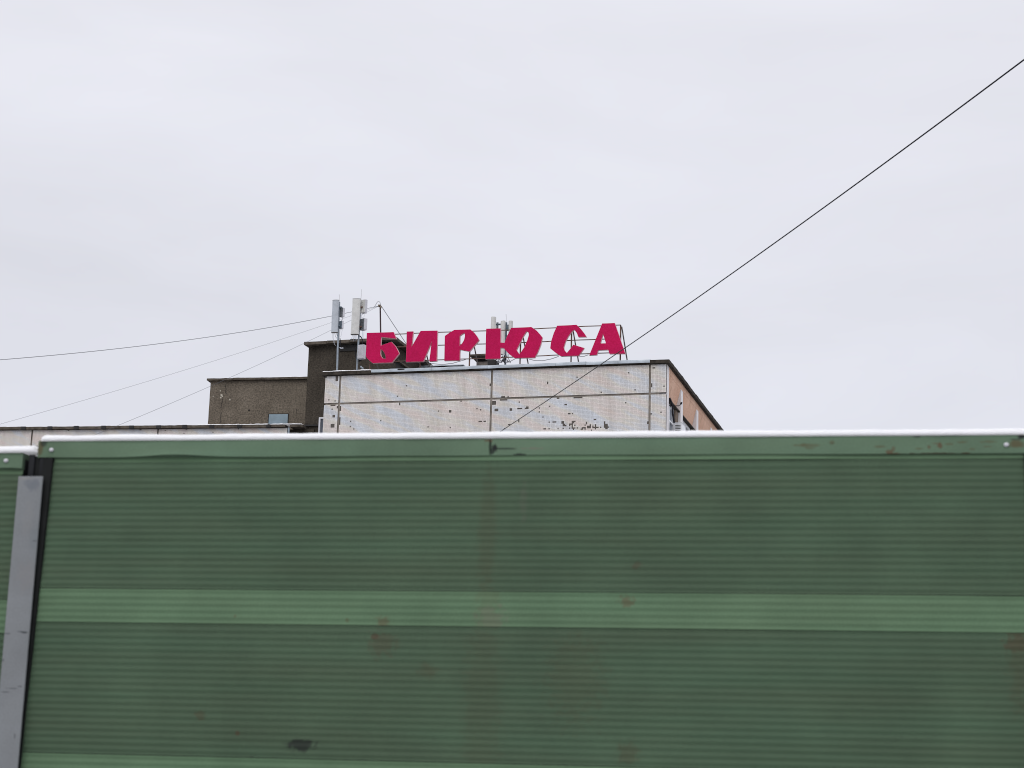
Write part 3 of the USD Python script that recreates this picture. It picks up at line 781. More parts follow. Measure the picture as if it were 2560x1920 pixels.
drops(A2, y2 - 0.1, [[(880.5, 838), (880, 844), (878, 851)], [(883, 838), (884, 846), (883.5, 853)], [(886, 838), (885, 846), (885, 854)], [(889, 838), (888.5, 846), (887.5, 852)], [(892, 838), (892, 844), (891, 850)], [(905, 785), (904.5, 791), (903.5, 796)],
               [(911.5, 785), (911, 791), (905, 795)], [(907, 828), (906.5, 837), (905.5, 844)], [(910, 828), (909.5, 838), (908, 848)]], ['blue_cable', 'pale_cable', 'grey_wire', 'blue_cable', 'pale_cable', 'grey_wire', 'pale_cable', 'blue_cable', 'pale_cable'])
drops(A2, y2 + 0.02, [[(897, 838), (903, 843), (907, 851), (906, 862)], [(898, 842), (897, 852), (899, 862)], [(889, 868), (888, 885), (891, 899)], [(897, 898), (900, 902), (906, 898)], [(893, 899), (896, 903), (901, 902)]], ['black_cable', 'black_cable', 'black_cable', 'black_cable', 'black_cable'], 0.022)
t = B.Y(903.3, 723, y2) - A2[1]; s0 = B.Y(902.3, 751, y2) - A2[1]
obj('lightning_rod', MB().tube([s0, t], 0.005, 5), M['old_steel'], A2[0])
obj('foot_bracket', MB().bar(B.Y(901, 916, y2 - 0.3) - A2[1], B.Y(908, 922, y2 - 0.3) - A2[1], 0.05), M['galvanised'], A2[0])

# cluster behind the letters
y3 = 3.6
A3 = mast('antenna_mast', 'pole with three pale panel antennas standing behind the fourth letter', y3, 1263.5, 905, 1265.8, 806, 0.04, M['slate_blue'])
for (px0, px1, pyt, pyb, turn, mt) in ((1227, 1240, 792.5, 838, 0.55, 'antenna_white'), (1249.5, 1263.8, 802.5, 886.5, -0.55, 'antenna_white'), (1271, 1282, 802.5, 850, 0.6, 'antenna_white')):
    a, b = B.Y(px0, pyb, y3 - 0.1), B.Y(px1, pyt, y3 - 0.1)
    w = (b[0] - a[0]) / 1.05
    c = np.array([(a[0] + b[0]) / 2, y3 - 0.1, a[2]]) - A3[1]
    pa = obj('panel', place(rounded_panel(w, 0.09, b[2] - a[2], 0.03), c, turn), M[mt], A3[0], smooth=35)
    obj('arm', MB().bar((c[0], 0.0, c[2] + (b[2] - a[2]) * 0.62), (0, 0.0, c[2] + (b[2] - a[2]) * 0.62), 0.05), M['slate_blue'], A3[0])
    obj('arm', MB().bar((c[0], 0.0, c[2] + (b[2] - a[2]) * 0.25), (0, 0.0, c[2] + (b[2] - a[2]) * 0.25), 0.05), M['slate_blue'], A3[0])
unit(A3, y3 + 0.05, 1267.8, 1276.5, 812, 827, 0.1, front=M['slate_blue'], shell=M['slate_blue'])
unit(A3, y3 + 0.05, 1241, 1246.5, 806, 826, 0.1, front=M['unit_dark'], shell=M['unit_light'])
t = B.Y(1265, 785.5, y3) - A3[1]; s0 = B.Y(1265.8, 807, y3) - A3[1]
obj('lightning_rod', MB().tube([s0, t], 0.005, 5), M['old_steel'], A3[0])
rs = np.random.default_rng(5)
for k in range(12):
    x = 1226 + 44 * rs.random()
    pts = [(x, 903 + 4 * rs.random()), (x + rs.uniform(-5, 5), 898 + 5 * rs.random()), (x + rs.uniform(-9, 9), 904 + 5 * rs.random()), (1264 + rs.uniform(-3, 3), 892 - 8 * rs.random())]
    drops(A3, y3 - 0.3 * rs.random(), [pts], ['black_cable' if k % 3 else 'pale_cable'], 0.012)
drops(A3, y3, [[(1257, 888), (1257, 895), (1262, 902)], [(1260, 888), (1261, 896), (1263, 904)], [(1272, 882), (1272, 893)], [(1268, 880), (1268.5, 894)]], ['black_cable', 'pale_cable'], 0.012)
obj('cable_box', MB().box(*sorted((B.Y(1222, 905, y3)[0] - A3[1][0], B.Y(1243, 905, y3)[0] - A3[1][0])), -0.2, 0.3, 0, B.Y(1230, 902.5, y3)[2] - A3[1][2], 0.02), M['bitumen_black'], A3[0])

# wire mast on the tower
my = TY + 1.6
wb, wt = B.Y(953.4, 850, my), B.Y(950.4, 762, my)
wm = thing('wire_mast', 'thin dark red mast with insulators on top of the stair tower', 'mast', B, (wb[0], my, tz + 0.15))
o = np.array([wb[0], my, tz + 0.15])
obj('pole', MB().tube([(0, 0, 0), wt - o], 0.034, 8), M['mast_red'], wm, smooth=50)
for dx, dz in ((-0.05, -0.05), (0.045, -0.12)):
    s = trimesh.creation.icosphere(2, 0.055); s.apply_scale([0.8, 0.8, 1.3]); s.apply_translation(wt - o + np.array([dx, -0.03, dz]))
    obj('insulator', MB().mesh(s), M['porcelain'], wm, smooth=True)
ap = [(936, 767), (939, 762.5), (943, 755.5), (946.5, 752.8), (950, 756), (951.5, 762)]
obj('wire_loop', MB().tube([B.Y(x, yy, my) - o for x, yy in ap], 0.010, 5), M['grey_wire'], wm, smooth=True)


def wire(name, label, pts, r, mat, group=None, cat='cable'):
    """A wire through world points, resampled smoothly."""
    pts = np.asarray(pts, float)
    t = np.concatenate([[0], np.cumsum(np.linalg.norm(np.diff(pts, axis=0), axis=1))])
    from scipy.interpolate import PchipInterpolator
    tt = np.linspace(0, t[-1], 60)
    w = np.stack([PchipInterpolator(t, pts[:, k])(tt) for k in range(3)], 1)
    return tag(obj(name, MB().tube(w, r, 6), M[mat], smooth=True), label, cat, group)


wtop = B.w(wt + np.array([-0.04, -0.03, -0.06]))


def hang(pix, far=wtop, end_depth=58.0, n=12):
    """A sagging wire from the mast through the photograph's points, on one vertical plane."""
    p_end = at_depth(pix[-1][0], pix[-1][1], end_depth)
    d = (p_end - far)[:2]; nrm = np.array([-d[1], d[0]])
    pts = [far]
    for px, py in pix[:-1]:
        r = ray(px, py)
        t = ((far[:2] - EYE[:2]) @ nrm) / (r[:2] @ nrm)
        pts.append(EYE + t * r)
    pts.append(p_end)
    s = np.array([np.linalg.norm((p - far)[:2]) for p in pts]); zz = np.array([p[2] for p in pts])
    co = np.polyfit(s, zz, 2, w=[6] + [2] * (len(s) - 2) + [4])
    ss = np.linspace(0, s[-1] * 1.5, 44)
    u = d / np.linalg.norm(d)
    zf = np.polyval(co, ss); zf += (far[2] - zf[0]) * np.exp(-ss / 1.5)
    return np.stack([far[0] + u[0] * ss, far[1] + u[1] * ss, zf], 1)


wire('mast_wire', 'upper twisted wire running from the thin mast to the left picture edge', hang([(820, 792.5), (542, 840), (270, 873), (0, 899.7)], end_depth=62), 0.011, 'grey_wire')
wire('mast_wire', 'middle faint wire from the thin mast, meeting the left picture edge', hang([(820, 809.5), (730.6, 840), (350, 958), (0, 1060.6)], end_depth=62), 0.0045, 'grey_wire')
wire('mast_wire', 'lowest faint wire from the thin mast, passing the dark low block', hang([(830, 823), (795.7, 842), (569.6, 946.7), (307, 1057), (246, 1084)], end_depth=62), 0.0055, 'grey_wire')
g0, g1 = B.w(wt + np.array([0.05, 0, -0.05])), B.w(B.Y(1014.7, 857, my + 0.5))
g2 = g0 + (g1 - g0) * ((g0[2] - ROOF - 0.06) / (g0[2] - g1[2]))
wire('guy_wire', 'dark guy wire slanting down from the thin mast behind the second letter', [g0, (g0 + g2) / 2 - np.array([0, 0, 0.03]), g2], 0.014, 'grey_wire')

# ------------------------------------------------------------------ left wing and its roof block
wing = thing('left_wing', 'low tiled wing with slab coping showing above the fence on the left', 'building', L)
WZ = L.Y(480, 1071.5)[2]
LX0 = -36.0
obj('wall', MB().box(LX0, -0.02, 0.045, 12, 0, WZ + 0.02), M['joint'], wing)
jx = [L.Y(395, 1080)[0], L.Y(80, 1090)[0]]
jx = [0.0] + jx + [2 * jx[1] - jx[0], 3 * jx[1] - 2 * jx[0]]
jx += [jx[-1] * 2 - jx[-2], jx[-1] * 3 - 2 * jx[-2]]
for r in range(3):
    z1 = WZ - r * ROW; z0 = z1 - ROW + 2 * J
    if r == 2: z0 = 0.02
    for i in range(6):
        x1, x0 = jx[i] - (J if i else 0), max(LX0, jx[i + 1] + J)
        if x0 >= x1: continue
        pm = obj('wall_panel', MB().box(x0, x1, 0, 0.05, z0, z1, 0.006), M['grout'] if r == 0 else M['pale_panel'], wing)
        if r == 0:
            tt = obj('tile_facing', tiles(x0 + 0.006, x1 - 0.006, z0 + 0.004, z1 - 0.01, -0.001, 0.003), M['mosaic_tile'], pm, fix=False)
            tt.SetCustomDataByKey('kind', 'stuff')
ct = 0.12
zz = WZ + 0.004
pitchx = 67 / (L.Y(500, 1070)[0] - L.Y(433, 1070)[0])
xs = [L.Y(p, 1066)[0] for p in (674, 602, 532.7, 465, 400, 332.5, 263, 195, 129, 63, -4, -72, -140)]
edges = [0.05] + xs
for k in range(len(xs)):
    a, b = xs[k] + 0.12, (edges[k] - 0.12)
    m = trimesh.creation.box([b - a, 0.7, ct]).subdivide_to_size(0.15)
    m.apply_translation([(a + b) / 2, 0.18, zz + ct / 2 + random.uniform(-0.01, 0.01)])
    m.vertices += (meshkit.fbm(m.vertices * 5, 3, 30 + k)[:, None] - 0.5) * np.array([0.02, 0.03, 0.035])
    obj('coping_slab', m, M['slab'], wing)
    obj('coping_joint', MB().box(xs[k] - 0.118, xs[k] + 0.118, -0.20, 0.5, zz - 0.02, zz + ct + 0.015, 0.01), M['bitumen_black'], wing)
dp = L.Y(722, 1081, -0.08)[0]
obj('drainpipe', MB().tube([(dp, -0.1, 0.2), (dp, -0.1, WZ - 0.02)], 0.05, 8), M['galvanised'], wing, smooth=50)
a, b = L.Y(727, 1066)[0], L.Y(759, 1066)[0]
m = trimesh.creation.box([b - a, 0.8, 0.11]).subdivide_to_size(0.15)
m.apply_translation([(a + b) / 2, 0.22, zz + 0.055]); m.vertices += (meshkit.fbm(m.vertices * 5, 3, 50)[:, None] - 0.5) * 0.03
obj('coping_slab', m, M['slab'], wing)
obj('end_wall', MB().box(0.02, b + 0.4, 0.35, 1.0, 0, zz - 0.01), M['dark_plaster'], wing)
snow_strip('coping_snow', L, L.Y(495, 1062)[0], L.Y(759, 1060)[0], -0.20, 0.35, zz + ct - 0.006, 0.058, 'thin snow along the coping in front of the dark low block', 5, 0.06, amp=0.9)
snow_strip('coping_snow', L, L.Y(-150, 1070)[0], L.Y(495, 1063)[0] - 0.05, -0.02, 0.4, zz + ct - 0.012, 0.022, 'faint dusting of snow on the coping at far left', 6, 0.08, amp=0.9)

# dark low block with hatch
BYY = 2.2
bx0, bx1 = L.Y(521, 1040, BYY)[0], L.Y(772, 1000, BYY)[0]
bz = L.Y(645, 951.5, BYY)[2]
blk = thing('roof_block', 'low dark rendered block with a blue grey hatch, left of the stair tower', 'building', L, (bx0, BYY, 0))
W = bx1 - bx0
m = trimesh.creation.box([W, 3.4, bz]).subdivide_to_size(0.7)
m.apply_translation([W / 2, 1.7, bz / 2])
obj('wall', m, M['rough_plaster'], blk)
n = 4
cuts = [-0.14, 1.15, 2.7, 3.7, W]
for i in range(n):
    a, b = cuts[i], cuts[i + 1]
    m = trimesh.creation.box([b - a - 0.012, 4.0, 0.10]).subdivide_to_size(0.2)
    m.apply_translation([(a + b) / 2, 1.82, bz + 0.05 + (0.0 if i == 0 else 0.012)])
    m.vertices += (meshkit.fbm(m.vertices * 5, 3, 40)[:, None] - 0.5) * np.array([0, 0.02, 0.04])
    obj('roof_slab', m, M['slab'], blk)
a, b = L.Y(672.2, 1034.8, BYY), L.Y(721.5, 1034.8, BYY)
hx0, hx1, hz = a[0] - bx0, b[0] - bx0, a[2]
hf = obj('hatch', MB().box(hx0 + 0.02, hx1 - 0.02, -0.03, 0.02, hz - 1.9, hz - 0.02, 0.004), M['hatch_blue'], blk)
fr = MB()
fr.box(hx0 - 0.02, hx0 + 0.018, -0.025, 0.02, hz - 1.9, hz); fr.box(hx1 - 0.018, hx1 + 0.02, -0.025, 0.02, hz - 1.9, hz); fr.box(hx0 + 0.018, hx1 - 0.018, -0.025, 0.02, hz - 0.018, hz + 0.01)
obj('frame', fr, M['bitumen_black'], hf)
# cracks and chipped spots in the render
for pts in ([(563, 963), (565.5, 972), (563, 980), (566, 985)], [(556, 997), (555, 1008), (552, 1020)], [(553.5, 1030), (551, 1040), (550.5, 1058)], [(741, 1022), (740, 1034)]):
    obj('crack', MB().tube([L.Y(x, yy, BYY - 0.002) - np.array([bx0, BYY, 0]) for x, yy in pts], 0.012, 4), M['bitumen_black'], blk)
for px, py, rr in ((551, 977, 0.03), (554, 988, 0.05), (552, 994, 0.04), (574.5, 999, 0.04), (533, 991, 0.025), (556, 991, 0.03)):
    s = trimesh.creation.icosphere(1, rr); s.apply_scale([1, 0.15, 1.2])
    s.vertices += rng.normal(0, rr * 0.15, s.vertices.shape)
    s.apply_translation(L.Y(px, py, BYY - 0.003) - np.array([bx0, BYY, 0]))
    obj('chip', MB().mesh(s), M['chip'], blk)
s = trimesh.creation.icosphere(1, 0.045); s.apply_translation(L.Y(622.5, 1025.5, BYY) - np.array([bx0, BYY, 0]))
obj('vent_hole', MB().mesh(s), M['bitumen_black'], blk)

# ------------------------------------------------------------------ things on the side wall
XA = 0.10
p = B.X(1684, 1060, XA)
ay = p[1]
acz = p[2]
q = B.X(1683.5, 1058, 0.0)
ac_y, ac_x0 = q[1], 0.02
w_ac = 0.30
ac = thing('air_conditioner', 'white outdoor cooling unit with slotted side, on the wall above the fence', 'air conditioner', B, (ac_x0, ac_y, 0))
pz = B.Y(1690, 1057.5, ac_y)[2]
obj('casing', MB().box(0, w_ac, 0.0, 0.80, pz - 0.62, pz, 0.018), M['white_frame'], ac)
obj('top_cover', MB().box(-0.008, w_ac + 0.008, -0.012, 0.81, pz + 0.002, pz + 0.022, 0.006), M['white_frame'], ac)
for k in range(6):
    zt = pz - 0.075 - 0.062 * k
    obj('slot', MB().box(0.05, w_ac - 0.05, -0.004, 0.003, zt - 0.030, zt), M['bitumen_black'], ac)
for yy in (0.15, 0.6):
    obj('bracket', MB().box(-0.1, w_ac, yy, yy + 0.04, pz - 0.67, pz - 0.622), M['old_steel'], ac)
# a lamp arm and the cable hanging from it
by = B.X(1676.5, 1011, 0.0)[1] - 0.1
base = B.Y(1673, 1013.5, by)
arm = thing('lamp_bracket', 'black bent lamp arm sticking out of the side wall', 'bracket', B, (0, by, 0))
pts = [(1672.5, 1013.7), (1685, 1014.4), (1697, 1014.6), (1700.5, 1012), (1702.5, 1008.5)]
obj('arm', MB().tube([B.Y(x, yy, by) - np.array([0, by, 0]) for x, yy in pts], 0.014, 6), M['black_cable'], arm, smooth=True)
obj('lamp_socket', MB().tube([B.Y(1702, 1010.5, by) - np.array([0, by, 0]), B.Y(1704.2, 1005.5, by) - np.array([0, by, 0])], 0.035, 8), M['black_cable'], arm)
obj('plate', MB().box(0.002, 0.02, -0.06, 0.06, base[2] - 0.07, base[2] + 0.05), M['black_cable'], arm)
pts = [(1674, 995), (1677.5, 1003), (1680.5, 1012), (1681.5, 1023), (1682, 1035), (1684, 1047), (1685.5, 1057)]
cb = wire('cable_bundle', 'thick black cable sagging down the side wall to the cooling unit', [B.w(B.Y(x, yy, by + 0.03)) for x, yy in pts], 0.036, 'black_cable')

# ------------------------------------------------------------------ overhead cable across the picture
ce = B.w(B.Y(1165, 1139, -0.02))
c1 = at_depth(2560, 150.5, 24.0)
d = (c1 - ce)[:2]; nrm = np.array([-d[1], d[0]])
pts = [ce]
for px, py in ((1249, 1079.6), (1356, 1010), (1547, 880), (1700, 775.8), (1967, 585.6), (2199, 416.7), (2400, 268)):
    r = ray(px, py)
    pts.append(EYE + ((ce[:2] - EYE[:2]) @ nrm) / (r[:2] @ nrm) * r)
pts.append(c1)
s = np.array([np.linalg.norm((p - ce)[:2]) for p in pts]); zz_ = np.array([p[2] for p in pts])
co = np.polyfit(s, zz_, 3, w=[0.3] + [1] * (len(s) - 1))
ss = np.linspace(0, s[-1] + 16, 90)
u = d / np.linalg.norm(d)
cable = np.stack([ce[0] + u[0] * ss, ce[1] + u[1] * ss, np.polyval(co, ss)], 1)
tag(obj('overhead_cable', MB().tube(cable, 0.0116, 6), M['black_cable'], smooth=True), 'black overhead cable rising steeply across the sky to the right edge', 'cable')

# ------------------------------------------------------------------ the green fence
PZ0 = FN.Y(1300, 1151)[2]                    # foot of the light band under the cap of the main bay
XA0, XA1 = -1.487, 1.504                     # ends of the main bay
BROWN, RUST, BLK, DUSTY = (0.092, 0.074, 0.036), (0.105, 0.060, 0.034), (0.012, 0.012, 0.014), (0.16, 0.15, 0.12)


def S(px, py, rx, rz, col, k, rag=3.6):
    p = FN.Y(px, py)
    return (p[0], p[2], rx / 840, rz / 840, col, k, rag)


band_stains = [S(1221, 1520, 40, 260, BROWN, 0.20, 2.6), S(958, 1556, 20, 20, RUST, 0.45), S(1565, 1502, 22, 18, RUST, 0.5), S(868, 1551, 6, 7, BROWN, 0.5), S(1228, 1548, 45, 40, DUSTY, 0.3), S(587, 1540, 4, 6, BROWN, 0.5)]
hole_stains = [S(1218, 1330, 30, 210, BROWN, 0.26, 2.6), S(1205, 1780, 62, 330, BROWN, 0.20, 2.8), S(955, 1610, 44, 40, RUST, 0.36), S(935, 1592, 14, 10, RUST, 0.6), S(752, 1863, 48, 20, BLK, 0.8, 2.6), S(2545, 1605, 40, 32, RUST, 0.45),
               S(1070, 1675, 30, 22, BROWN, 0.35), S(1570, 1885, 30, 40, BROWN, 0.4), S(1590, 1415, 14, 12, RUST, 0.4), S(593, 1832, 8, 7, RUST, 0.7), S(500, 1790, 18, 14, BROWN, 0.5), S(2545, 1640, 30, 160, BROWN, 0.3),
               S(1440, 1700, 90, 130, BROWN, 0.25), S(1310, 1250, 12, 60, DUSTY, 0.25), S(632, 1900, 22, 7, BLK, 0.7)]
cap_stains = [S(1227, 1120, 5, 30, BLK, 0.85, 1.2), S(1238, 1120, 9, 13, BLK, 0.95, 1.4), S(1231, 1130, 8, 9, BLK, 0.8, 1.4), S(1262, 1123, 40, 3.2, BLK, 0.75, 1.0), S(1330, 1122, 40, 3, DUSTY, 0.6), S(1222, 1103, 14, 5, RUST, 0.7), S(104, 1118, 9, 40, BROWN, 0.8), S(112, 1108, 14, 12, BLK, 0.7, 1.4),
              S(2226, 1131, 13, 7, RUST, 0.7, 4.0), S(2234, 1124, 6, 8, RUST, 0.5, 4.0), S(2349, 1115, 9, 8, RUST, 0.75, 4.0), S(2340, 1110, 14, 3, RUST, 0.6, 3.0), S(2372, 1112, 12, 2.5, BROWN, 0.6, 3.0), S(2296, 1123, 12, 2.5, BROWN, 0.5, 3.0), S(2000, 1114, 26, 2.5, BROWN, 0.45, 3.0), S(2024, 1122, 16, 2.5, BROWN, 0.45, 3.0), S(2080, 1110, 9, 2, BLK, 0.4, 3.0), S(2470, 1118, 14, 2.5, BROWN, 0.5, 3.0), S(2430, 1124, 9, 3, BROWN, 0.5, 3.0), S(2540, 1100, 22, 2.5, BLK, 0.6, 2.0), S(1990, 1094, 14, 2, BLK, 0.4, 2.0), S(2322, 1119, 5, 6, RUST, 0.6), S(2404, 1107, 18, 3, BROWN, 0.6, 3.0), S(2470, 1106, 20, 4, BROWN, 0.55, 3.5), S(2540, 1112, 26, 12, BROWN, 0.8, 1.4), S(2552, 1092, 12, 9, BLK, 0.95, 1.2),
              S(2020, 1115, 40, 6, BROWN, 0.5, 1.5), S(2290, 1093, 16, 3, BLK, 0.6), S(2200, 1118, 20, 4, BROWN, 0.5, 1.4), S(2340, 1135.5, 60, 3.5, (0.05, 0.024, 0.015), 0.95, 2.0), S(2235, 1136.5, 26, 4, (0.075, 0.034, 0.018), 0.95, 2.0), S(2280, 1136, 12, 3, (0.05, 0.024, 0.015), 0.9, 2.0), S(2415, 1134, 14, 2.5, (0.06, 0.028, 0.016), 0.9, 2.0), S(1300, 1138, 24, 4, BLK, 0.8), S(2080, 1108, 8, 6, BROWN, 0.5)]
GREEN = (0.100, 0.173, 0.100)
M['green_band'] = green_paint('green_band', GREEN, band_stains, dust=0.25)
M['green_punched'] = green_paint('green_punched', (0.089, 0.158, 0.092), hole_stains, holes=True, dust=0.38)
M['green_cap'] = green_paint('green_cap', (0.112, 0.182, 0.120), cap_stains, dust=0.3)
M['green_cap_back'] = green_paint('green_cap_back', (0.112, 0.182, 0.120), dust=0.3)
PCX = FN.Y(76, 1195, -0.03)[0]


def SP(px, py, rx, rz, k, rag=1.6, col=(0.045, 0.05, 0.055)):
    p = FN.Y(px, py, -0.03)
    return (p[0] - PCX, p[2], rx / 840, rz / 840, col, k, rag)


M['plate_grey'] = green_paint('plate_grey', (0.205, 0.217, 0.228), [SP(62, 1581, 13, 3.5, 0.85), SP(52, 1579, 16, 2, 0.6), SP(18, 1584, 12, 2.5, 0.5), SP(30, 1721, 22, 2.0, 0.6), SP(14, 1730, 16, 2.2, 0.6), SP(50, 1716, 8, 3, 0.5),
    SP(37, 1840, 3, 9, 0.5), SP(8, 1650, 4, 5, 0.5), SP(80, 1210, 26, 22, 0.5, 3.0, (0.11, 0.125, 0.15)), SP(70, 1300, 20, 60, 0.3, 3.0, (0.22, 0.22, 0.22)), SP(85, 1345, 16, 40, 0.3, 3.0, (0.14, 0.165, 0.18)), SP(104, 1700, 5, 120, 0.5, 2.0, (0.13, 0.11, 0.09)),
    SP(62, 1196, 40, 4, 0.4, 2.5, (0.26, 0.25, 0.23)), SP(70, 1440, 40, 50, 0.3, 3.0, (0.21, 0.20, 0.20)), SP(88, 1352, 9, 2, 0.6)], dust=0.5, dustcol=(0.165, 0.172, 0.176), nscale=60.0)

RIB, AMP = 0.02, 0.00075


def ribbed(x0, x1, za, zb, phase, seed, left_cut=None):
    """A sheet of horizontal ribs between za and zb (heights), with a little oil-canning; left_cut(z) gives the left edge."""
    per = 12
    nz = int(round((zb - za) / RIB * per))
    nx = 36
    zs = np.linspace(za, zb, nz + 1)
    v = np.empty((nz + 1, nx + 1, 3))
    for i, z in enumerate(zs):
        lo = left_cut(z) if left_cut else x0
        v[i, :, 0] = np.linspace(lo, x1, nx + 1)
        v[i, :, 2] = z
    ph = (v[..., 2] - phase) / RIB * 2 * math.pi
    wob = meshkit.fbm(np.stack([v[..., 0] * 1.3, np.full(v.shape[:2], seed * 5.1), v[..., 2] * 5], -1), 3, seed) - 0.5
    c = np.cos(ph)
    v[..., 1] = -AMP * np.sign(c) * np.abs(c) ** 0.8 + 0.012 * wob
    k = np.arange((nz + 1) * (nx + 1)).reshape(nz + 1, nx + 1)
    f = np.stack([k[:-1, :-1], k[:-1, 1:], k[1:, 1:], k[1:, :-1]], -1).reshape(-1, 4)
    return MB().add(v.reshape(-1, 3), f)


def bay(name, label, x0, x1, drop, stained, caps, seam_dent=None, left_cut=None):
    t = thing(name, label, 'fence', FN, (0, 0, 0), 'bays of the green fence')
    top = PZ0 - drop
    band, punched = (M['green_band'], M['green_punched']) if stained else (M['green_band_plain'], M['green_punched_plain'])
    zt = top + 0.013
    z = top
    k = 0
    # first a short light band hidden under the cap, then 0.5 m panels: punched field above, plain ribs below
    f0 = obj('panel', ribbed(x0, x1, z, z + 0.055, z, 90 + k, left_cut), band, t, smooth=True, fix=False)
    while z > 0.12:
        h = min(0.5, z - 0.05)
        pz, bz_ = z - 0.0012, z - h
        hp = h - 0.104 if h > 0.45 else h
        p = obj('panel', ribbed(x0, x1, z - hp + 0.001, pz, z, k + int(10 * (x0 + 5)), left_cut), punched, t, smooth=True, fix=False)
        if hp < h:
            obj('plain_band', ribbed(x0, x1, bz_ + 0.0004, z - hp - 0.001, z, k + 3 + int(10 * (x0 + 5)), left_cut), band, p, smooth=True, fix=False)
        z -= 0.5; k += 1
    obj('backing', MB().box(x0 + 0.03, x1, 0.012, 0.10, 0.05, top + 0.05), M['dark_metal'], t)
    # cap of folded sheet
    cb_, ct_ = top + 0.0145, top + 0.0685
    for ci, (a, b, mat) in enumerate(caps):
        n = max(6, int((b - a) / 0.03))
        xs = np.linspace(a, b, n + 1)
        v, f = [], []
        prof = [(0.004, 0.0), (-0.0055, 0.0), (-0.0065, 0.004), (-0.009, 0.5), (-0.009, 0.95), (-0.006, 1.0), (0.055, 1.0), (0.112, 1.0), (0.115, 0.9), (0.115, 0.0)]
        for x in xs:
            dent = seam_dent(x) if seam_dent else 0.0
            wv = 0.0012 * math.sin(3.1 * x + 1) + 0.0008 * math.sin(11 * x)
            for yy, tt in prof:
                zz = cb_ + (ct_ - cb_) * tt
                if yy < 0 and tt < 0.3:
                    v.append((x, yy - 0.010 * dent + wv * 0.8, zz + 0.006 * dent + wv * 0.7))
                else:
                    v.append((x, yy + (wv * 0.7 if yy < 0 else 0), zz))
        m = len(prof)
        for i in range(n):
            for j in range(m - 1):
                q = i * m + j
                f.append((q, q + m, q + m + 1, q + 1))
        f += [(0, 1, m - 2, m - 1)] + [(j, j + 1, m - 2, m - 2) for j in range(1, m - 3)]
        e = n * m
        f += [(e, e + 1, e + m - 2, e + m - 1)] + [(e + j, e + j + 1, e + m - 2, e + m - 2) for j in range(1, m - 3)]
        mb = MB().add(v, f)
        obj('cap', mb, mat, t, smooth=40, fix=False)
    return t, ct_


def screw(t, x, z):
    s = trimesh.creation.icosphere(3, 0.0075); s.apply_scale([1, 0.7, 0.85]); s.apply_translation([x, -0.0105, z])
    obj('screw', MB().mesh(s), M['unit_light'], t, smooth=True)


M['green_band_plain'] = green_paint('green_band_plain', GREEN, dust=0.3)
M['green_punched_plain'] = green_paint('green_punched_plain', (0.089, 0.158, 0.092), holes=True, dust=0.5)


def cutline(z):
    # the main bay's left edge is not quite plumb
    t = (FN.Y(133, 1145)[2] - z) / (FN.Y(133, 1145)[2] - FN.Y(48, 1920)[2])
    a, b = FN.Y(133, 1145)[0], FN.Y(48.5, 1920)[0]
    return a + (b - a) * max(-0.1, min(1.6, t))


dent = lambda x: math.exp(-((x - FN.Y(440, 1140)[0]) / 0.11) ** 2) * 1.0
xs_ = FN.Y(1226, 1120)[0]
main, ctop = bay('fence_bay', 'wide green ribbed fence bay with snow on its cap, filling the lower picture', XA0, XA1, 0.0, True,
                 [(FN.Y(98, 1120)[0], xs_ - 0.0015, M['green_cap']), (xs_ + 0.0015, XA1 + 0.015, M['green_cap'])], dent, cutline)
screw(main, *FN.Y(132, 1126)[[0, 2]]); screw(main, *FN.Y(2515, 1113.5)[[0, 2]])
XB1 = FN.Y(56.5, 1180)[0]
left, ctop2 = bay('fence_bay', 'green fence bay cut by the left picture edge, its cap slightly lower', XB1 - 2.95, XB1, 0.0372, False,
                  [(XB1 - 2.95, FN.Y(59, 1150)[0], M['green_cap_back'])], lambda x: 0.6 * math.exp(-((x - XB1 + 0.05) / 0.05) ** 2))
screw(left, *FN.Y(18.5, 1153)[[0, 2]])
right, ctop3 = bay('fence_bay', 'green fence bay beyond the post at the right picture edge', XA1 + 0.085, XA1 + 3.05, 0.012, False, [(XA1 + 0.06, XA1 + 3.05, M['green_cap_back'])])


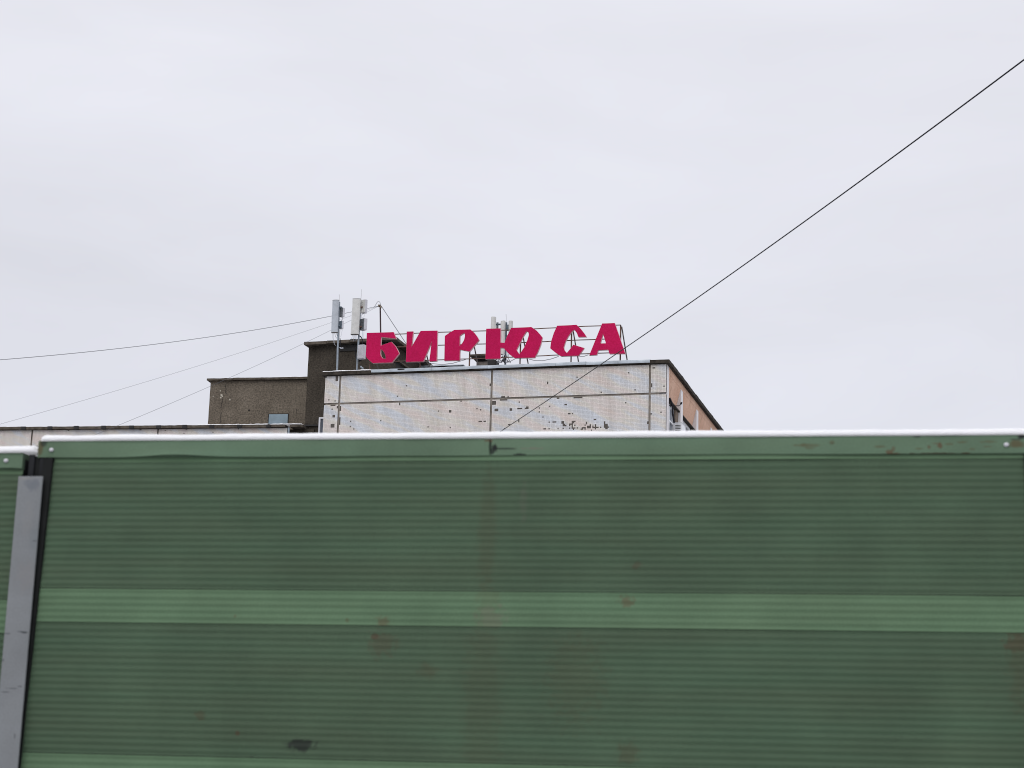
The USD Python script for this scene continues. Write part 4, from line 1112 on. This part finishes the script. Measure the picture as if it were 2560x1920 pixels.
def post(name, label, xc, top, cover_top, cover_w):
    """An H post: dark web and flanges between the bays with a grey cover plate in front."""
    t = thing(name, label, 'post', FN, (xc, 0, 0), 'posts of the green fence')
    obj('web', MB().box(-0.012, 0.012, 0.004, 0.14, 0, top - 0.004), M['seal'], t)
    obj('flange', MB().box(-0.022, -0.004, -0.004, 0.003, 0, top, 0.001), M['dark_metal'], t)
    obj('flange', MB().box(0.014, 0.031, -0.003, 0.003, 0, top - 0.002, 0.001), M['dark_metal'], t)
    obj('rear_flange', MB().box(-0.07, 0.07, 0.14, 0.15, 0, top), M['dark_metal'], t)
    obj('cover_plate', MB().box(-cover_w / 2, cover_w / 2, -0.030, -0.024, 0, cover_top, 0.0012), M['plate_grey'], t)
    for z in (0.3, 1.0, 1.5):
        obj('spacer', MB().box(-0.02, 0.02, -0.0235, -0.0045, z, z + 0.06), M['dark_metal'], t)
    return t


pc = FN.Y(76, 1195, -0.03)
post('fence_post', 'grey steel cover plate over a black post near the left picture edge', pc[0], FN.Y(80, 1137)[2], FN.Y(76, 1190.5, -0.03)[2], FN.Y(107, 1195, -0.03)[0] - FN.Y(46, 1195, -0.03)[0])
# rubber seal: the dark wedge between post and main bay
z0, z1 = 0.05, PZ0 + 0.012
zs = np.linspace(z0, z1, 14)
v, f = [], []
for z in zs:
    a, b = pc[0] + 0.03, cutline(z) + 0.004
    v += [(a, -0.013, z), (b, -0.013, z), (b, 0.004, z), (a, 0.004, z)]
for i in range(len(zs) - 1):
    for j in range(4):
        q = i * 4
        f.append((q + j, q + (j + 1) % 4, q + 4 + (j + 1) % 4, q + 4 + j))
f += [(0, 3, 2, 1), (len(v) - 4, len(v) - 3, len(v) - 2, len(v) - 1)]
obj('edge_seal', MB().add(v, f), M['seal'], main)
post('fence_post', 'black post edge at the right picture edge', XA1 + 0.055, PZ0 + 0.05, PZ0 - 0.04, 0.072)
zs = [0.05, PZ0 + 0.012]
obj('edge_seal', MB().box(XA1 - 0.004, XA1 + 0.03, -0.0065, 0.004, 0.05, PZ0 + 0.012), M['seal'], main)

# snow on the fence
snow_strip('fence_snow', FN, FN.Y(96, 1110)[0], XA1 + 0.03, -0.0135, 0.118, ctop - 0.0018, 0.0255, 'rounded white snow ridge along the top of the wide fence bay', 1, 0.012, True, 0.30)
snow_strip('fence_snow', FN, XB1 - 2.95, FN.Y(96, 1135)[0], -0.015, 0.115, ctop2 - 0.0012, 0.0265, 'lower snow ridge on the fence bay at the left picture edge', 2, 0.012, True, 0.2)
snow_strip('fence_snow', FN, XA1 + 0.06, XA1 + 3.05, -0.015, 0.115, ctop3 - 0.0012, 0.0265, 'snow ridge on the fence bay past the right picture edge', 4, 0.02, True, 0.2)
